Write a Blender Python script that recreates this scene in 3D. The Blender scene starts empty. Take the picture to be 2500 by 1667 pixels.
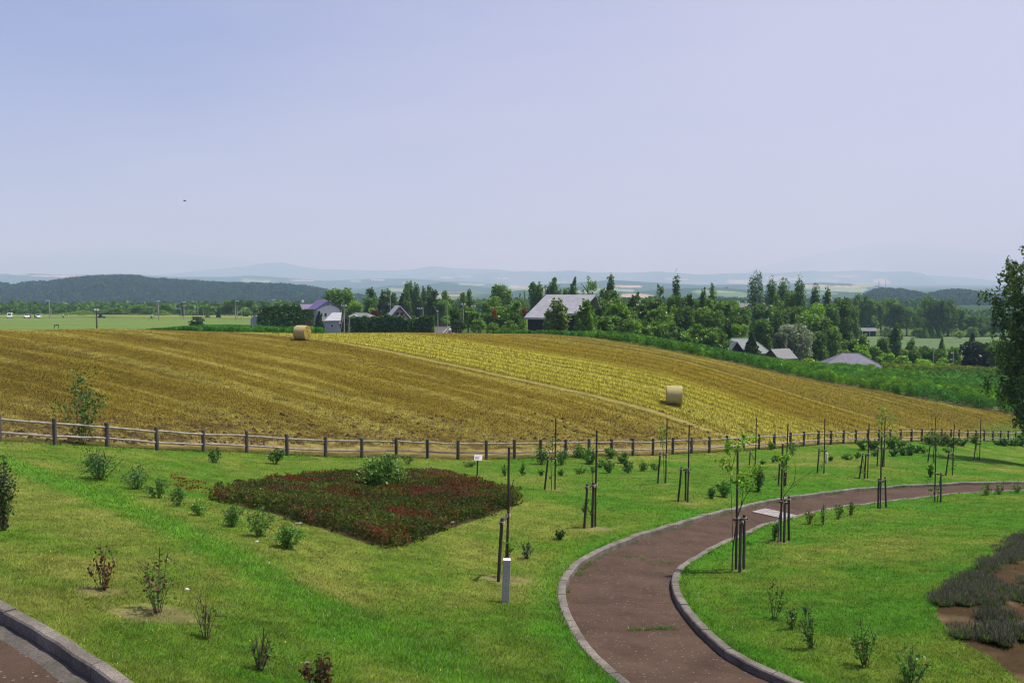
import bpy, bmesh, math, random
import numpy as np
from math import radians, sin, cos, pi, atan, sqrt, exp, log

C = bpy.context.scene
COL = C.collection
# ---------------------------------------------------------------- camera, sky, sun, exposure
F, CX, CY, HZ = 2222.0, 1250.0, 833.5, 690.0
TH = atan((CY - HZ) / F)
cam_d = bpy.data.cameras.new("camera")
cam = bpy.data.objects.new("camera", cam_d)
COL.objects.link(cam)
cam.location = (0, 0, 0)
cam.rotation_euler = (pi / 2 - TH, 0, 0)
cam_d.sensor_width = 36.0
cam_d.lens = 36.0 * F / 2500.0
cam_d.clip_start, cam_d.clip_end = 0.1, 90000
C.camera = cam

SUN = np.array([0.42, 0.10, 0.90]); SUN /= np.linalg.norm(SUN)
sl = bpy.data.lights.new("sun", 'SUN')
sl.energy, sl.angle, sl.color = 4.3, radians(0.5), (1.0, 0.95, 0.86)
sun = bpy.data.objects.new("sun", sl)
COL.objects.link(sun)
sun.location = (60, 20, 120)
import mathutils
sun.rotation_euler = mathutils.Vector(SUN).to_track_quat('Z', 'Y').to_euler()

W = bpy.data.worlds.new("World"); C.world = W
W.use_nodes = True
nt = W.node_tree; nt.nodes.clear()
sky = nt.nodes.new('ShaderNodeTexSky'); sky.sky_type = 'NISHITA'
sky.sun_disc = False
sky.sun_elevation = math.asin(SUN[2]); sky.sun_rotation = math.atan2(SUN[0], SUN[1])
sky.air_density, sky.dust_density, sky.ozone_density = 1.0, 2.5, 2.0
tint = nt.nodes.new('ShaderNodeMix'); tint.data_type = 'RGBA'; tint.blend_type = 'MULTIPLY'
tint.inputs[0].default_value = 1.0
tint.inputs[7].default_value = (1.11, 0.865, 1.22, 1)
bg = nt.nodes.new('ShaderNodeBackground'); bg.inputs[1].default_value = 0.082
wo = nt.nodes.new('ShaderNodeOutputWorld')
nt.links.new(sky.outputs[0], tint.inputs[6])
# thin high veil of cloud, thicker toward the sun's side
tcw = nt.nodes.new('ShaderNodeTexCoord'); dt = nt.nodes.new('ShaderNodeVectorMath'); dt.operation = 'DOT_PRODUCT'
nt.links.new(tcw.outputs['Generated'], dt.inputs[0]); dt.inputs[1].default_value = (0.93, -0.05, -0.25)
mpw = nt.nodes.new('ShaderNodeMapping'); mpw.inputs['Scale'].default_value = (1.5, 1.5, 6.0); nzw = nt.nodes.new('ShaderNodeTexNoise'); nzw.inputs['Scale'].default_value = 1.4; nzw.inputs['Detail'].default_value = 4
nt.links.new(tcw.outputs['Generated'], mpw.inputs[0]); nt.links.new(mpw.outputs[0], nzw.inputs['Vector'])
adw = nt.nodes.new('ShaderNodeMath'); adw.operation = 'MULTIPLY_ADD'; nt.links.new(nzw.outputs[0], adw.inputs[0]); adw.inputs[1].default_value = 1.0; nt.links.new(dt.outputs['Value'], adw.inputs[2])
mrw = nt.nodes.new('ShaderNodeMapRange'); mrw.interpolation_type = 'SMOOTHSTEP'; nt.links.new(adw.outputs[0], mrw.inputs[0])
for i_, v_ in enumerate((-0.22, 0.85, 0.0, 0.85)): mrw.inputs[i_ + 1].default_value = v_
veil = nt.nodes.new('ShaderNodeMix'); veil.data_type = 'RGBA'; nt.links.new(mrw.outputs[0], veil.inputs[0]); nt.links.new(tint.outputs[2], veil.inputs[6]); veil.inputs[7].default_value = (5.4, 5.35, 6.75, 1)
nt.links.new(veil.outputs[2], bg.inputs[0]); nt.links.new(bg.outputs[0], wo.inputs[0])

C.view_settings.view_transform = 'Standard'
C.view_settings.look = 'None'
C.view_settings.exposure = 0.5
C.view_settings.gamma = 1.0
C.view_settings.use_curve_mapping = False
cy = C.cycles
cy.use_denoising = True; cy.denoiser = 'OPENIMAGEDENOISE'; cy.denoising_input_passes = 'RGB_ALBEDO_NORMAL'; cy.denoising_prefilter = 'ACCURATE'; cy.filter_width = 1.1
cy.max_bounces = 6; cy.diffuse_bounces = 2; cy.glossy_bounces = 2; cy.transmission_bounces = 3
cy.transparent_max_bounces = 8; cy.volume_bounces = 1
cy.use_adaptive_sampling = False
HAZE = dict(density=0.00016, color=(0.46, 0.70, 1.0), absorb=(0.56, 0.30, 1.0))
# ---------------------------------------------------------------- numbers: noise, lens, terrain
rng = np.random.default_rng(11)
random.seed(5)

def vnoise(x, y, seed=0):
    x = np.asarray(x, float); y = np.asarray(y, float)
    xi = np.floor(x).astype(np.int64); yi = np.floor(y).astype(np.int64)
    fx = x - xi; fy = y - yi
    fx = fx * fx * (3 - 2 * fx); fy = fy * fy * (3 - 2 * fy)
    def h(a, b):
        n = (a * 374761393 + b * 668265263 + seed * 974634777) & 0xffffffff
        n = ((n ^ (n >> 13)) * 1274126177) & 0xffffffff
        n = (n ^ (n >> 16)) & 0xffffffff
        return n / 4294967295.0
    a, b, c, d = h(xi, yi), h(xi + 1, yi), h(xi, yi + 1), h(xi + 1, yi + 1)
    return (a * (1 - fx) + b * fx) * (1 - fy) + (c * (1 - fx) + d * fx) * fy

def fbm(x, y, seed=0, o=4):
    t = 0; a = 0.5; s = 0
    for i in range(o):
        t = t + a * vnoise(x * 2 ** i, y * 2 ** i, seed + 17 * i); s += a; a *= 0.55
    return t / s

def sstep(a, b, x):
    t = np.clip((x - a) / (b - a), 0, 1)
    return t * t * (3 - 2 * t)

def mixc(a, b, t):
    t = np.asarray(t)[..., None]
    return a * (1 - t) + b * t

def ray(px, py):
    xc = (np.asarray(px, float) - CX) / F; yc = (CY - np.asarray(py, float)) / F
    Y = cos(TH) + yc * sin(TH); Z = -sin(TH) + yc * cos(TH)
    return xc / Y, Z / Y

def proj(x, y, z):
    dep = y * cos(TH) - z * sin(TH); up = y * sin(TH) + z * cos(TH)
    return CX + F * x / dep, CY - F * up / dep

# surveyed ground points: photo pixel and distance
CT = []
def ct(col, *pts):
    for y, d in pts: CT.append((col, y, d))
ct(0, (1667, 8.3), (1500, 10.6), (1300, 16.5), (1180, 24), (1078, 34.3), (985, 48), (890, 68), (806, 95), (812, 112), (803, 150), (792, 200), (783, 290), (776, 345), (772, 420), (764, 600))
ct(125, (1083, 35.5)); ct(254, (1090, 37.5)); ct(376, (1098, 39.5)); ct(490, (1101, 42))
ct(245, (1170, 27)); ct(250, (1440, 12.6)); ct(385, (1493, 11.8)); ct(300, (806, 99)); ct(640, (1630, 10.3))
ct(600, (1290, 20), (1200, 28), (1108, 43), (1000, 54), (890, 73), (812, 103), (818, 125), (806, 170), (800, 240), (784, 310), (774, 430), (766, 600))
ct(738, (830, 92)); ct(696, (1113, 44.5)); ct(880, (1117, 46.5))
ct(1000, (1667, 10.9), (1500, 14.6), (1334, 21), (1250, 26.5), (1150, 37), (1119, 47), (1000, 60), (880, 82), (812, 110), (824, 140), (816, 200), (812, 240), (790, 340), (774, 450), (765, 600))
ct(1238, (1408, 18.9)); ct(1455, (1286, 25.4)); ct(1355, (1195, 34.3)); ct(1625, (1179, 37.7)); ct(1679, (1225, 31.9))
ct(1797, (1389, 20.8)); ct(1906, (1322, 25.1)); ct(1844, (1144, 48)); ct(1918, (1186, 39.2)); ct(2012, (1155, 44.8))
ct(2118, (1168, 44.1)); ct(2149, (1241, 33.7)); ct(2158, (1140, 50)); ct(2282, (1223, 38)); ct(2325, (1159, 48.4)); ct(2391, (1124, 59.4))
ct(1117, (1122, 48)); ct(1321, (1118, 49.5), (990, 66), (890, 87), (815, 118), (822, 140), (812, 170), (800, 250), (785, 350), (772, 450), (764, 600))
ct(1548, (1113, 54)); ct(1736, (1106, 58)); ct(1896, (1095, 62)); ct(2035, (1085, 67)); ct(2181, (1082, 72)); ct(2350, (1081, 80)); ct(2489, (1079, 88))
ct(1645, (986, 72), (858, 107), (852, 130), (850, 160), (830, 250), (800, 380), (770, 600))
ct(1250, (1667, 11.4)); ct(1600, (1667, 11.9)); ct(1471, (828, 116), (826, 140))
ct(1840, (897, 105), (886, 140), (880, 170), (850, 240), (828, 330), (805, 430), (772, 650))
ct(1972, (925, 104)); ct(2144, (954, 102), (925, 130), (905, 158), (905, 190), (880, 250), (845, 330), (822, 410), (785, 650))
ct(2316, (987, 101)); ct(2454, (1008, 100), (940, 140), (912, 170), (890, 220), (848, 330), (820, 430), (790, 650))
ct(2400, (1667, 12.9), (1501, 15.6), (1383, 20), (1280, 28), (1200, 41), (1140, 55))
for c in (0, 350, 700): ct(c, (771, 1000), (773, 1500), (745, 2400), (716, 4200), (700, 8500), (693.5, 15000), (691.8, 26000))
for c in (1250, 1840, 2454): ct(c, (753, 1000), (743, 1600), (729, 2600), (712, 4200), (699, 8500), (693.5, 15000), (691.8, 26000))
for c in (-700, 3250):
    e = {-700: 0, 3250: 2454}[c]
    ct(c, (1667, 8.6 if e == 0 else 13.2), (1300, 17 if e == 0 else 26.5), (1090 if e == 0 else 1090, 34 if e == 0 else 88), (806 if e == 0 else 1010, 95), (812 if e == 0 else 945, 140), (790 if e == 0 else 890, 220), (779 if e == 0 else 835, 360), (765 if e == 0 else 788, 620), (760, 1000), (735, 2600), (695, 14000))
CT = np.array(CT, float)
cu, cs = ray(CT[:, 0], CT[:, 1]); cl = np.log(CT[:, 2])
cval = cs + 3.4 / CT[:, 2]
KU = 2.2
def kern(r2): return np.where(r2 > 1e-12, r2 * np.log(r2 + 1e-12), 0)
n = len(CT)
A = kern((KU * (cu[:, None] - cu)) ** 2 + (cl[:, None] - cl) ** 2) + np.eye(n) * 2e-3
Pm = np.c_[np.ones(n), KU * cu, cl]
M = np.block([[A, Pm], [Pm.T, np.zeros((3, 3))]])
sol = np.linalg.solve(M, np.r_[cval, 0, 0, 0])
def tps(u, l):
    out = np.empty(u.shape)
    for i in range(0, len(u), 20000):
        a, b = u[i:i + 20000], l[i:i + 20000]
        k = kern((KU * (a[:, None] - cu)) ** 2 + (b[:, None] - cl) ** 2)
        out[i:i + 20000] = k @ sol[:n] + sol[n] + sol[n + 1] * KU * a + sol[n + 2] * b
    return out - 3.4 / np.exp(l)

U = np.arange(-0.9, 0.9001, 0.0025)
L = np.r_[np.arange(log(3.0), log(130), 0.004), np.arange(log(130), log(26500), 0.012)]
NU, NL = len(U), len(L)
# smooth surface evaluated on a coarser lattice, then splined linearly to the ground lattice
Uc = np.linspace(U[0], U[-1], 181); Lc = np.linspace(L[0], L[-1], 420)
gu, gl = np.meshgrid(Uc, Lc)
Sc = tps(gu.ravel(), gl.ravel()).reshape(gu.shape)
Zc = Sc * np.exp(gl)
# Catmull-Rom along both axes keeps the shading smooth
def cr(grid, axis, f):
    i = np.clip(np.floor(f).astype(int), 1, grid.shape[axis] - 3); t = f - i
    g = lambda k: np.take(grid, i + k, axis)
    sh = [1, 1]; sh[axis] = -1; t = t.reshape(sh)
    p0, p1, p2, p3 = g(-1), g(0), g(1), g(2)
    return 0.5 * (2 * p1 + (p2 - p0) * t + (2 * p0 - 5 * p1 + 4 * p2 - p3) * t ** 2 + (3 * p1 - p0 - 3 * p2 + p3) * t ** 3)
Z = cr(cr(Zc, 0, (L - Lc[0]) / (Lc[1] - Lc[0])), 1, (U - Uc[0]) / (Uc[1] - Uc[0]))
GD = np.exp(L)[:, None] * np.ones(NU)
GX = GD * U
Z += (fbm(GX / 2.2, GD / 2.2, 3) - .5) * 0.10 * sstep(4, 9, GD) * sstep(300, 80, GD) + (fbm(GX / .5, GD / .5, 4) - .5) * 0.05 * sstep(120, 60, GD)
ZB = Z.copy()          # before the paths are cut in
SB = np.maximum.accumulate(ZB / GD, axis=0)

def hgt(x, y, G=None):
    G = ZB if G is None else G
    x = np.asarray(x, float); y = np.asarray(y, float)
    fu = np.clip((x / y - U[0]) / 0.0025, 0, NU - 1.001); iu = fu.astype(int); tu = fu - iu
    fl = np.clip(np.interp(np.log(y), L, np.arange(NL)), 0, NL - 1.001); il = fl.astype(int); tl = fl - il
    # the lattice quads are split a->c, close enough to bilinear at this size
    return (G[il, iu] * (1 - tu) + G[il, iu + 1] * tu) * (1 - tl) + (G[il + 1, iu] * (1 - tu) + G[il + 1, iu + 1] * tu) * tl

def hit(px, py):
    """ground point seen at a photo pixel: world x, y, z"""
    u, s = ray(np.atleast_1d(px), np.atleast_1d(py))
    ic = np.clip(np.rint((u - U[0]) / 0.0025).astype(int), 0, NU - 1)
    d = np.empty(u.shape)
    for c in np.unique(ic):
        m = ic == c
        k = np.clip(np.searchsorted(SB[:, c], s[m]), 1, NL - 1)
        s0, s1 = SB[k - 1, c], SB[k, c]
        t = np.clip((s[m] - s0) / np.maximum(s1 - s0, 1e-9), 0, 1)
        d[m] = np.exp(L[k - 1] * (1 - t) + L[k] * t)
    x = u * d
    return np.stack([x, d, hgt(x, d)], -1)

def at(px, d):
    """ground point at a photo column and a distance"""
    u, _ = ray(px, 800); x = u * d
    return np.array([x, d, float(hgt(x, d))])

def above(p, px, py):
    """point straight over ground point p's distance, at a photo pixel"""
    u, s = ray(px, py)
    return np.array([u * p[1], p[1], s * p[1]])

def inpoly(x, y, poly):
    ins = np.zeros(np.shape(x), bool); m = len(poly)
    for i in range(m):
        x0, y0 = poly[i][:2]; x1, y1 = poly[(i + 1) % m][:2]
        c = ((y0 > y) != (y1 > y)) & (x < (x1 - x0) * (y - y0) / (y1 - y0 + 1e-12) + x0)
        ins ^= c
    return ins

def dist_line(x, y, pts):
    best = np.full(np.shape(x), 1e9)
    for (x0, y0), (x1, y1) in zip([p[:2] for p in pts[:-1]], [p[:2] for p in pts[1:]]):
        dx, dy = x1 - x0, y1 - y0
        t = np.clip(((x - x0) * dx + (y - y0) * dy) / (dx * dx + dy * dy + 1e-12), 0, 1)
        best = np.minimum(best, np.hypot(x - x0 - t * dx, y - y0 - t * dy))
    return best

def resample(pts, n):
    p = np.asarray(pts, float)
    # smooth with Catmull-Rom, then even spacing
    q = np.vstack([2 * p[0] - p[1], p, 2 * p[-1] - p[-2]]); out = []
    for i in range(1, len(q) - 2):
        for t in np.linspace(0, 1, 12, endpoint=False):
            out.append(0.5 * (2 * q[i] + (q[i + 1] - q[i - 1]) * t + (2 * q[i - 1] - 5 * q[i] + 4 * q[i + 1] - q[i + 2]) * t * t + (3 * q[i] - q[i - 1] - 3 * q[i + 1] + q[i + 2]) * t ** 3))
    out.append(p[-1]); out = np.array(out)
    s = np.r_[0, np.cumsum(np.linalg.norm(np.diff(out, axis=0), axis=1))]
    k = np.linspace(0, s[-1], n)
    return np.stack([np.interp(k, s, out[:, j]) for j in range(out.shape[1])], -1)

# fence line and field edges, as distance along each direction
FE = np.array([(-700, 33), (-160, 33.3), (-12, 34.4), (125, 35.5), (254, 37.5), (376, 39.5), (490, 42), (597, 43.4), (696, 44.6), (791, 45.7), (880, 46.6), (1042, 47.6), (1187, 48.4), (1321, 49.5), (1440, 51.5), (1548, 54), (1646, 56), (1736, 58), (1820, 60), (1896, 62), (1968, 64.5), (2035, 67), (2096, 69), (2181, 72.5), (2258, 76), (2350, 80.5), (2412, 84), (2489, 88), (2700, 98), (3300, 120)], float)
FU, _ = ray(FE[:, 0], 1080)
def dfence(u): return np.interp(u, FU, FE[:, 1])
BE = np.array([(-700, 112), (0, 103), (300, 106), (600, 110), (800, 113), (1000, 117), (1200, 121), (1300, 120), (1471, 116), (1646, 107), (1840, 105), (1972, 104), (2144, 102), (2316, 101), (2454, 100), (3300, 97)], float)
BU, _ = ray(BE[:, 0], 880)
def dfield(u): return np.interp(u, BU, BE[:, 1])
AE = np.array([(1180, 121), (1290, 136), (1400, 142), (1646, 146), (1840, 150), (2144, 164), (2300, 168), (2454, 172), (3300, 176)], float)
AU, _ = ray(AE[:, 0], 880)
def dcrop(u): return np.interp(u, AU, AE[:, 1])
# ---------------------------------------------------------------- helpers: meshes, tags, materials
def tag(o, label=None, cat=None, group=None, kind=None):
    if label: o["label"] = label
    if cat: o["category"] = cat
    if group: o["group"] = group
    if kind: o["kind"] = kind
    return o

def link(name, me, mat=None, parent=None, loc=None):
    o = bpy.data.objects.new(name, me); COL.objects.link(o)
    if mat is not None and me is not None and not me.materials: me.materials.append(mat)
    if parent is not None: o.parent = parent
    if loc is not None: o.location = loc
    return o

def empty(name, loc, label, cat, group=None, rz=0.0):
    o = bpy.data.objects.new(name, None); COL.objects.link(o)
    o.location = [float(a) for a in loc]; o.rotation_euler = (0, 0, rz); o.empty_display_size = .2
    return tag(o, label, cat, group)

def copy_tree(o, parent=None):
    c = o.copy(); COL.objects.link(c); c.parent = parent
    for ch in o.children: copy_tree(ch, c)
    return c

def npmesh(name, V, Fc, col=None, var=None, smooth=False):
    """mesh from arrays: V (n,3), Fc (m,k); col per vertex rgb, var per vertex float"""
    me = bpy.data.meshes.new(name)
    V = np.ascontiguousarray(V, np.float32); Fc = np.ascontiguousarray(Fc, np.int32)
    m, k = Fc.shape
    me.vertices.add(len(V)); me.vertices.foreach_set('co', V.ravel())
    me.loops.add(m * k); me.loops.foreach_set('vertex_index', Fc.ravel())
    me.polygons.add(m); me.polygons.foreach_set('loop_start', np.arange(0, m * k, k, dtype=np.int32))
    me.polygons.foreach_set('use_smooth', np.full(m, smooth))
    if col is not None:
        a = me.attributes.new('col', 'FLOAT_COLOR', 'POINT')
        a.data.foreach_set('color', np.c_[col, np.ones(len(V))].astype(np.float32).ravel())
    if var is not None:
        a = me.attributes.new('var', 'FLOAT', 'POINT')
        a.data.foreach_set('value', np.asarray(var, np.float32).ravel())
    me.update(calc_edges=True); me.validate(verbose=False)
    return me

class MB:
    def __init__(s): s.v = []; s.f = []
    def add(s, vs, fs):
        b = len(s.v); s.v += [tuple(map(float, p)) for p in vs]; s.f += [tuple(b + i for i in f) for f in fs]; return s
    def box(s, c, d, rz=0.0, bev=0.0):
        x, y, z = [q / 2 for q in d]; cr_, sr = cos(rz), sin(rz)
        P = [(-x, -y, -z), (x, -y, -z), (x, y, -z), (-x, y, -z), (-x, -y, z), (x, -y, z), (x, y, z), (-x, y, z)]
        P = [(c[0] + a * cr_ - b * sr, c[1] + a * sr + b * cr_, c[2] + e) for a, b, e in P]
        return s.add(P, [(0, 3, 2, 1), (4, 5, 6, 7), (0, 1, 5, 4), (1, 2, 6, 5), (2, 3, 7, 6), (3, 0, 4, 7)])
    def tube(s, pts, rad, n=8, cap=True):
        pts = [np.array(p, float) for p in pts]
        if not hasattr(rad, '__len__'): rad = [rad] * len(pts)
        R = []
        for i, p in enumerate(pts):
            t = pts[min(i + 1, len(pts) - 1)] - pts[max(i - 1, 0)]; t /= np.linalg.norm(t) + 1e-12
            a = np.cross(t, (0, 0, 1) if abs(t[2]) < .9 else (1, 0, 0)); a /= np.linalg.norm(a); b = np.cross(t, a)
            R.append([p + rad[i] * (cos(2 * pi * k / n) * a + sin(2 * pi * k / n) * b) for k in range(n)])
        base = len(s.v); s.v += [tuple(q) for r in R for q in r]
        for i in range(len(pts) - 1):
            for k in range(n):
                s.f.append((base + i * n + k, base + i * n + (k + 1) % n, base + (i + 1) * n + (k + 1) % n, base + (i + 1) * n + k))
        if cap:
            s.f.append(tuple(base + k for k in range(n - 1, -1, -1))); s.f.append(tuple(base + (len(pts) - 1) * n + k for k in range(n)))
        return s
    def prism(s, poly, ext):
        """polygon of 3-D points pushed along ext"""
        n = len(poly); e = np.array(ext, float)
        P = [tuple(p) for p in poly] + [tuple(np.array(p, float) + e) for p in poly]
        return s.add(P, [tuple(range(n - 1, -1, -1)), tuple(range(n, 2 * n))] + [(i, (i + 1) % n, n + (i + 1) % n, n + i) for i in range(n)])
    def mesh(s, name, smooth=False):
        me = bpy.data.meshes.new(name); me.from_pydata(s.v, [], s.f)
        bm = bmesh.new(); bm.from_mesh(me); bmesh.ops.recalc_face_normals(bm, faces=bm.faces); bm.to_mesh(me); bm.free()
        if smooth:
            me.polygons.foreach_set('use_smooth', [True] * len(me.polygons)); 
        me.update(); return me
    def build(s, name, mat, parent=None, loc=None, smooth=False, bevel=0.0):
        o = link(name, s.mesh(name, smooth), mat, parent, loc)
        if bevel:
            m = o.modifiers.new('bevel', 'BEVEL'); m.width = bevel; m.segments = 2; m.limit_method = 'ANGLE'
        return o

def leaves(P, size, up=0.0, aspect=1.8, hang=0.0, r=rng):
    """diamond leaf quads at points P; up biases the faces to the sky, hang lets the tips fall"""
    n = len(P); size = np.broadcast_to(size, (n,))[:, None]
    a = r.normal(size=(n, 3)); a[:, 2] = a[:, 2] * (1 - hang) - hang * 1.6; a /= np.linalg.norm(a, axis=1)[:, None]
    b = r.normal(size=(n, 3)); b[:, 2] *= (1 - up); b = b - a * (a * b).sum(1)[:, None]; b /= np.linalg.norm(b, axis=1)[:, None] + 1e-9
    l = a * size * aspect * .5; w = b * size * .5
    V = np.stack([P - l, P + w, P + l, P - w], 1).reshape(-1, 3)
    Fq = np.arange(4 * n).reshape(n, 4)
    return V, Fq, np.repeat(r.random(n), 4)

# --- materials
def nm(name):
    m = bpy.data.materials.new(name); m.use_nodes = True
    t = m.node_tree; t.nodes.clear()
    return m, t, (lambda k, **kw: _nd(t, k, **kw)), t.links.new
def _nd(t, k, **kw):
    n = t.nodes.new(k)
    for a, b in kw.items(): setattr(n, a, b)
    return n
def mul_rgb(t, N, Lk, a, fac):
    """colour a times a scalar socket"""
    m = N('ShaderNodeVectorMath', operation='SCALE'); Lk(a, m.inputs[0]); Lk(fac, m.inputs['Scale']); return m.outputs[0]
def maprange(N, Lk, sock, a, b, c, d):
    m = N('ShaderNodeMapRange'); Lk(sock, m.inputs[0])
    for i, v in enumerate((a, b, c, d)): m.inputs[i + 1].default_value = v
    return m.outputs[0]
def noise(N, Lk, vec, scale, detail=4, rough=.55, dim='3D'):
    n = N('ShaderNodeTexNoise'); n.inputs['Scale'].default_value = scale; n.inputs['Detail'].default_value = detail; n.inputs['Roughness'].default_value = rough
    Lk(vec, n.inputs['Vector']); return n.outputs[0]

def mat_solid(name, col, rough=.8, spec=.25, var=.25, scale=6.0, bump=0.0, bscale=30.0, metal=0.0, streak=None):
    m, t, N, Lk = nm(name)
    g = N('ShaderNodeNewGeometry'); tc = N('ShaderNodeTexCoord')
    vec = tc.outputs['Object']
    if streak:
        mp = N('ShaderNodeMapping'); mp.inputs['Scale'].default_value = streak; Lk(vec, mp.inputs[0]); vec = mp.outputs[0]
    f = maprange(N, Lk, noise(N, Lk, vec, scale), .25, .75, 1 - var, 1 + var)
    c = N('ShaderNodeRGB'); c.outputs[0].default_value = (*col, 1)
    p = N('ShaderNodeBsdfPrincipled'); p.inputs['Roughness'].default_value = rough; p.inputs['Specular IOR Level'].default_value = spec; p.inputs['Metallic'].default_value = metal
    Lk(mul_rgb(t, N, Lk, c.outputs[0], f), p.inputs['Base Color'])
    if bump:
        b = N('ShaderNodeBump'); b.inputs['Strength'].default_value = 1.0; b.inputs['Distance'].default_value = bump
        Lk(noise(N, Lk, vec, bscale), b.inputs['Height']); Lk(b.outputs[0], p.inputs['Normal'])
    o = N('ShaderNodeOutputMaterial'); Lk(p.outputs[0], o.inputs[0])
    return m

def mat_ground(name, fine=9.0, amt=.35, bump=.03, fine2=45.0):
    m, t, N, Lk = nm(name)
    g = N('ShaderNodeNewGeometry'); at_ = N('ShaderNodeAttribute', attribute_name='col')
    n1 = noise(N, Lk, g.outputs['Position'], fine, 5, .7); n2 = noise(N, Lk, g.outputs['Position'], fine2, 3, .7)
    ad = N('ShaderNodeMath', operation='ADD'); Lk(n1, ad.inputs[0]); Lk(n2, ad.inputs[1])
    f = maprange(N, Lk, ad.outputs[0], .6, 1.4, 1 - amt, 1 + amt)
    p = N('ShaderNodeBsdfPrincipled'); p.inputs['Roughness'].default_value = 1; p.inputs['Specular IOR Level'].default_value = .05
    Lk(mul_rgb(t, N, Lk, at_.outputs['Color'], f), p.inputs['Base Color'])
    b = N('ShaderNodeBump'); b.inputs['Strength'].default_value = .8; b.inputs['Distance'].default_value = bump
    Lk(ad.outputs[0], b.inputs['Height']); Lk(b.outputs[0], p.inputs['Normal'])
    o = N('ShaderNodeOutputMaterial'); Lk(p.outputs[0], o.inputs[0])
    return m

def mat_leaf(name, source='obj', lo=.4, hi=1.8, trans=.38, gloss=.03):
    """leaf: colour from the object (or the 'col' attribute), each leaf its own tone, some light through it"""
    m, t, N, Lk = nm(name)
    if source == 'obj':
        oi = N('ShaderNodeObjectInfo'); base = oi.outputs['Color']
        v = N('ShaderNodeAttribute', attribute_name='var')
        base = mul_rgb(t, N, Lk, base, maprange(N, Lk, v.outputs['Fac'], 0, 1, lo, hi))
    else:
        base = N('ShaderNodeAttribute', attribute_name='col').outputs['Color']
    d = N('ShaderNodeBsdfDiffuse'); Lk(base, d.inputs[0])
    tr = N('ShaderNodeBsdfTranslucent')
    sc = N('ShaderNodeVectorMath', operation='MULTIPLY'); Lk(base, sc.inputs[0]); sc.inputs[1].default_value = (1.25, 1.35, .55)
    Lk(sc.outputs[0], tr.inputs[0])
    mx = N('ShaderNodeMixShader'); mx.inputs[0].default_value = trans; Lk(d.outputs[0], mx.inputs[1]); Lk(tr.outputs[0], mx.inputs[2])
    out = mx.outputs[0]
    if gloss:
        gl_ = N('ShaderNodeBsdfGlossy'); gl_.inputs['Roughness'].default_value = .45
        m2 = N('ShaderNodeMixShader'); m2.inputs[0].default_value = gloss; Lk(out, m2.inputs[1]); Lk(gl_.outputs[0], m2.inputs[2]); out = m2.outputs[0]
    o = N('ShaderNodeOutputMaterial'); Lk(out, o.inputs[0])
    return m

def mat_window(name, col=(.03, .04, .05)):
    m, t, N, Lk = nm(name)
    p = N('ShaderNodeBsdfPrincipled'); p.inputs['Base Color'].default_value = (*col, 1); p.inputs['Roughness'].default_value = .08; p.inputs['Specular IOR Level'].default_value = .6
    o = N('ShaderNodeOutputMaterial'); Lk(p.outputs[0], o.inputs[0]); return m

def mat_path():
    m, t, N, Lk = nm('path_surface')
    g = N('ShaderNodeNewGeometry'); P = g.outputs['Position']
    big = maprange(N, Lk, noise(N, Lk, P, 1.1, 6, .68), .3, .7, .70, 1.30)
    fine = maprange(N, Lk, noise(N, Lk, P, 60, 3, .7), .3, .7, .72, 1.28)
    f = N('ShaderNodeMath', operation='MULTIPLY'); Lk(big, f.inputs[0]); Lk(fine, f.inputs[1])
    c = N('ShaderNodeRGB'); c.outputs[0].default_value = (.073, .050, .035, 1)
    base = mul_rgb(t, N, Lk, c.outputs[0], f.outputs[0])
    vo = N('ShaderNodeTexVoronoi'); vo.inputs['Scale'].default_value = 17; Lk(P, vo.inputs['Vector'])
    sp = N('ShaderNodeSeparateColor'); Lk(vo.outputs['Color'], sp.inputs[0])
    th = N('ShaderNodeMath', operation='MULTIPLY'); Lk(sp.outputs[0], th.inputs[0]); th.inputs[1].default_value = .36
    # old patches and hairline cracks
    near = N('ShaderNodeMath', operation='LESS_THAN'); Lk(vo.outputs['Distance'], near.inputs[0]); Lk(th.outputs[0], near.inputs[1])
    keep = N('ShaderNodeMath', operation='GREATER_THAN'); Lk(sp.outputs[1], keep.inputs[0]); keep.inputs[1].default_value = .62
    k = N('ShaderNodeMath', operation='MULTIPLY'); Lk(near.outputs[0], k.inputs[0]); Lk(keep.outputs[0], k.inputs[1])
    k2 = N('ShaderNodeMath', operation='MULTIPLY'); Lk(k.outputs[0], k2.inputs[0]); k2.inputs[1].default_value = .75
    mx = N('ShaderNodeMix', data_type='RGBA'); Lk(k2.outputs[0], mx.inputs[0]); Lk(base, mx.inputs[6]); mx.inputs[7].default_value = (.20, .16, .14, 1)
    p = N('ShaderNodeBsdfPrincipled'); p.inputs['Roughness'].default_value = .95; p.inputs['Specular IOR Level'].default_value = .1
    Lk(mx.outputs[2], p.inputs['Base Color'])
    b = N('ShaderNodeBump'); b.inputs['Distance'].default_value = .006; Lk(fine, b.inputs['Height']); Lk(b.outputs[0], p.inputs['Normal'])
    o = N('ShaderNodeOutputMaterial'); Lk(p.outputs[0], o.inputs[0]); return m

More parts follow.
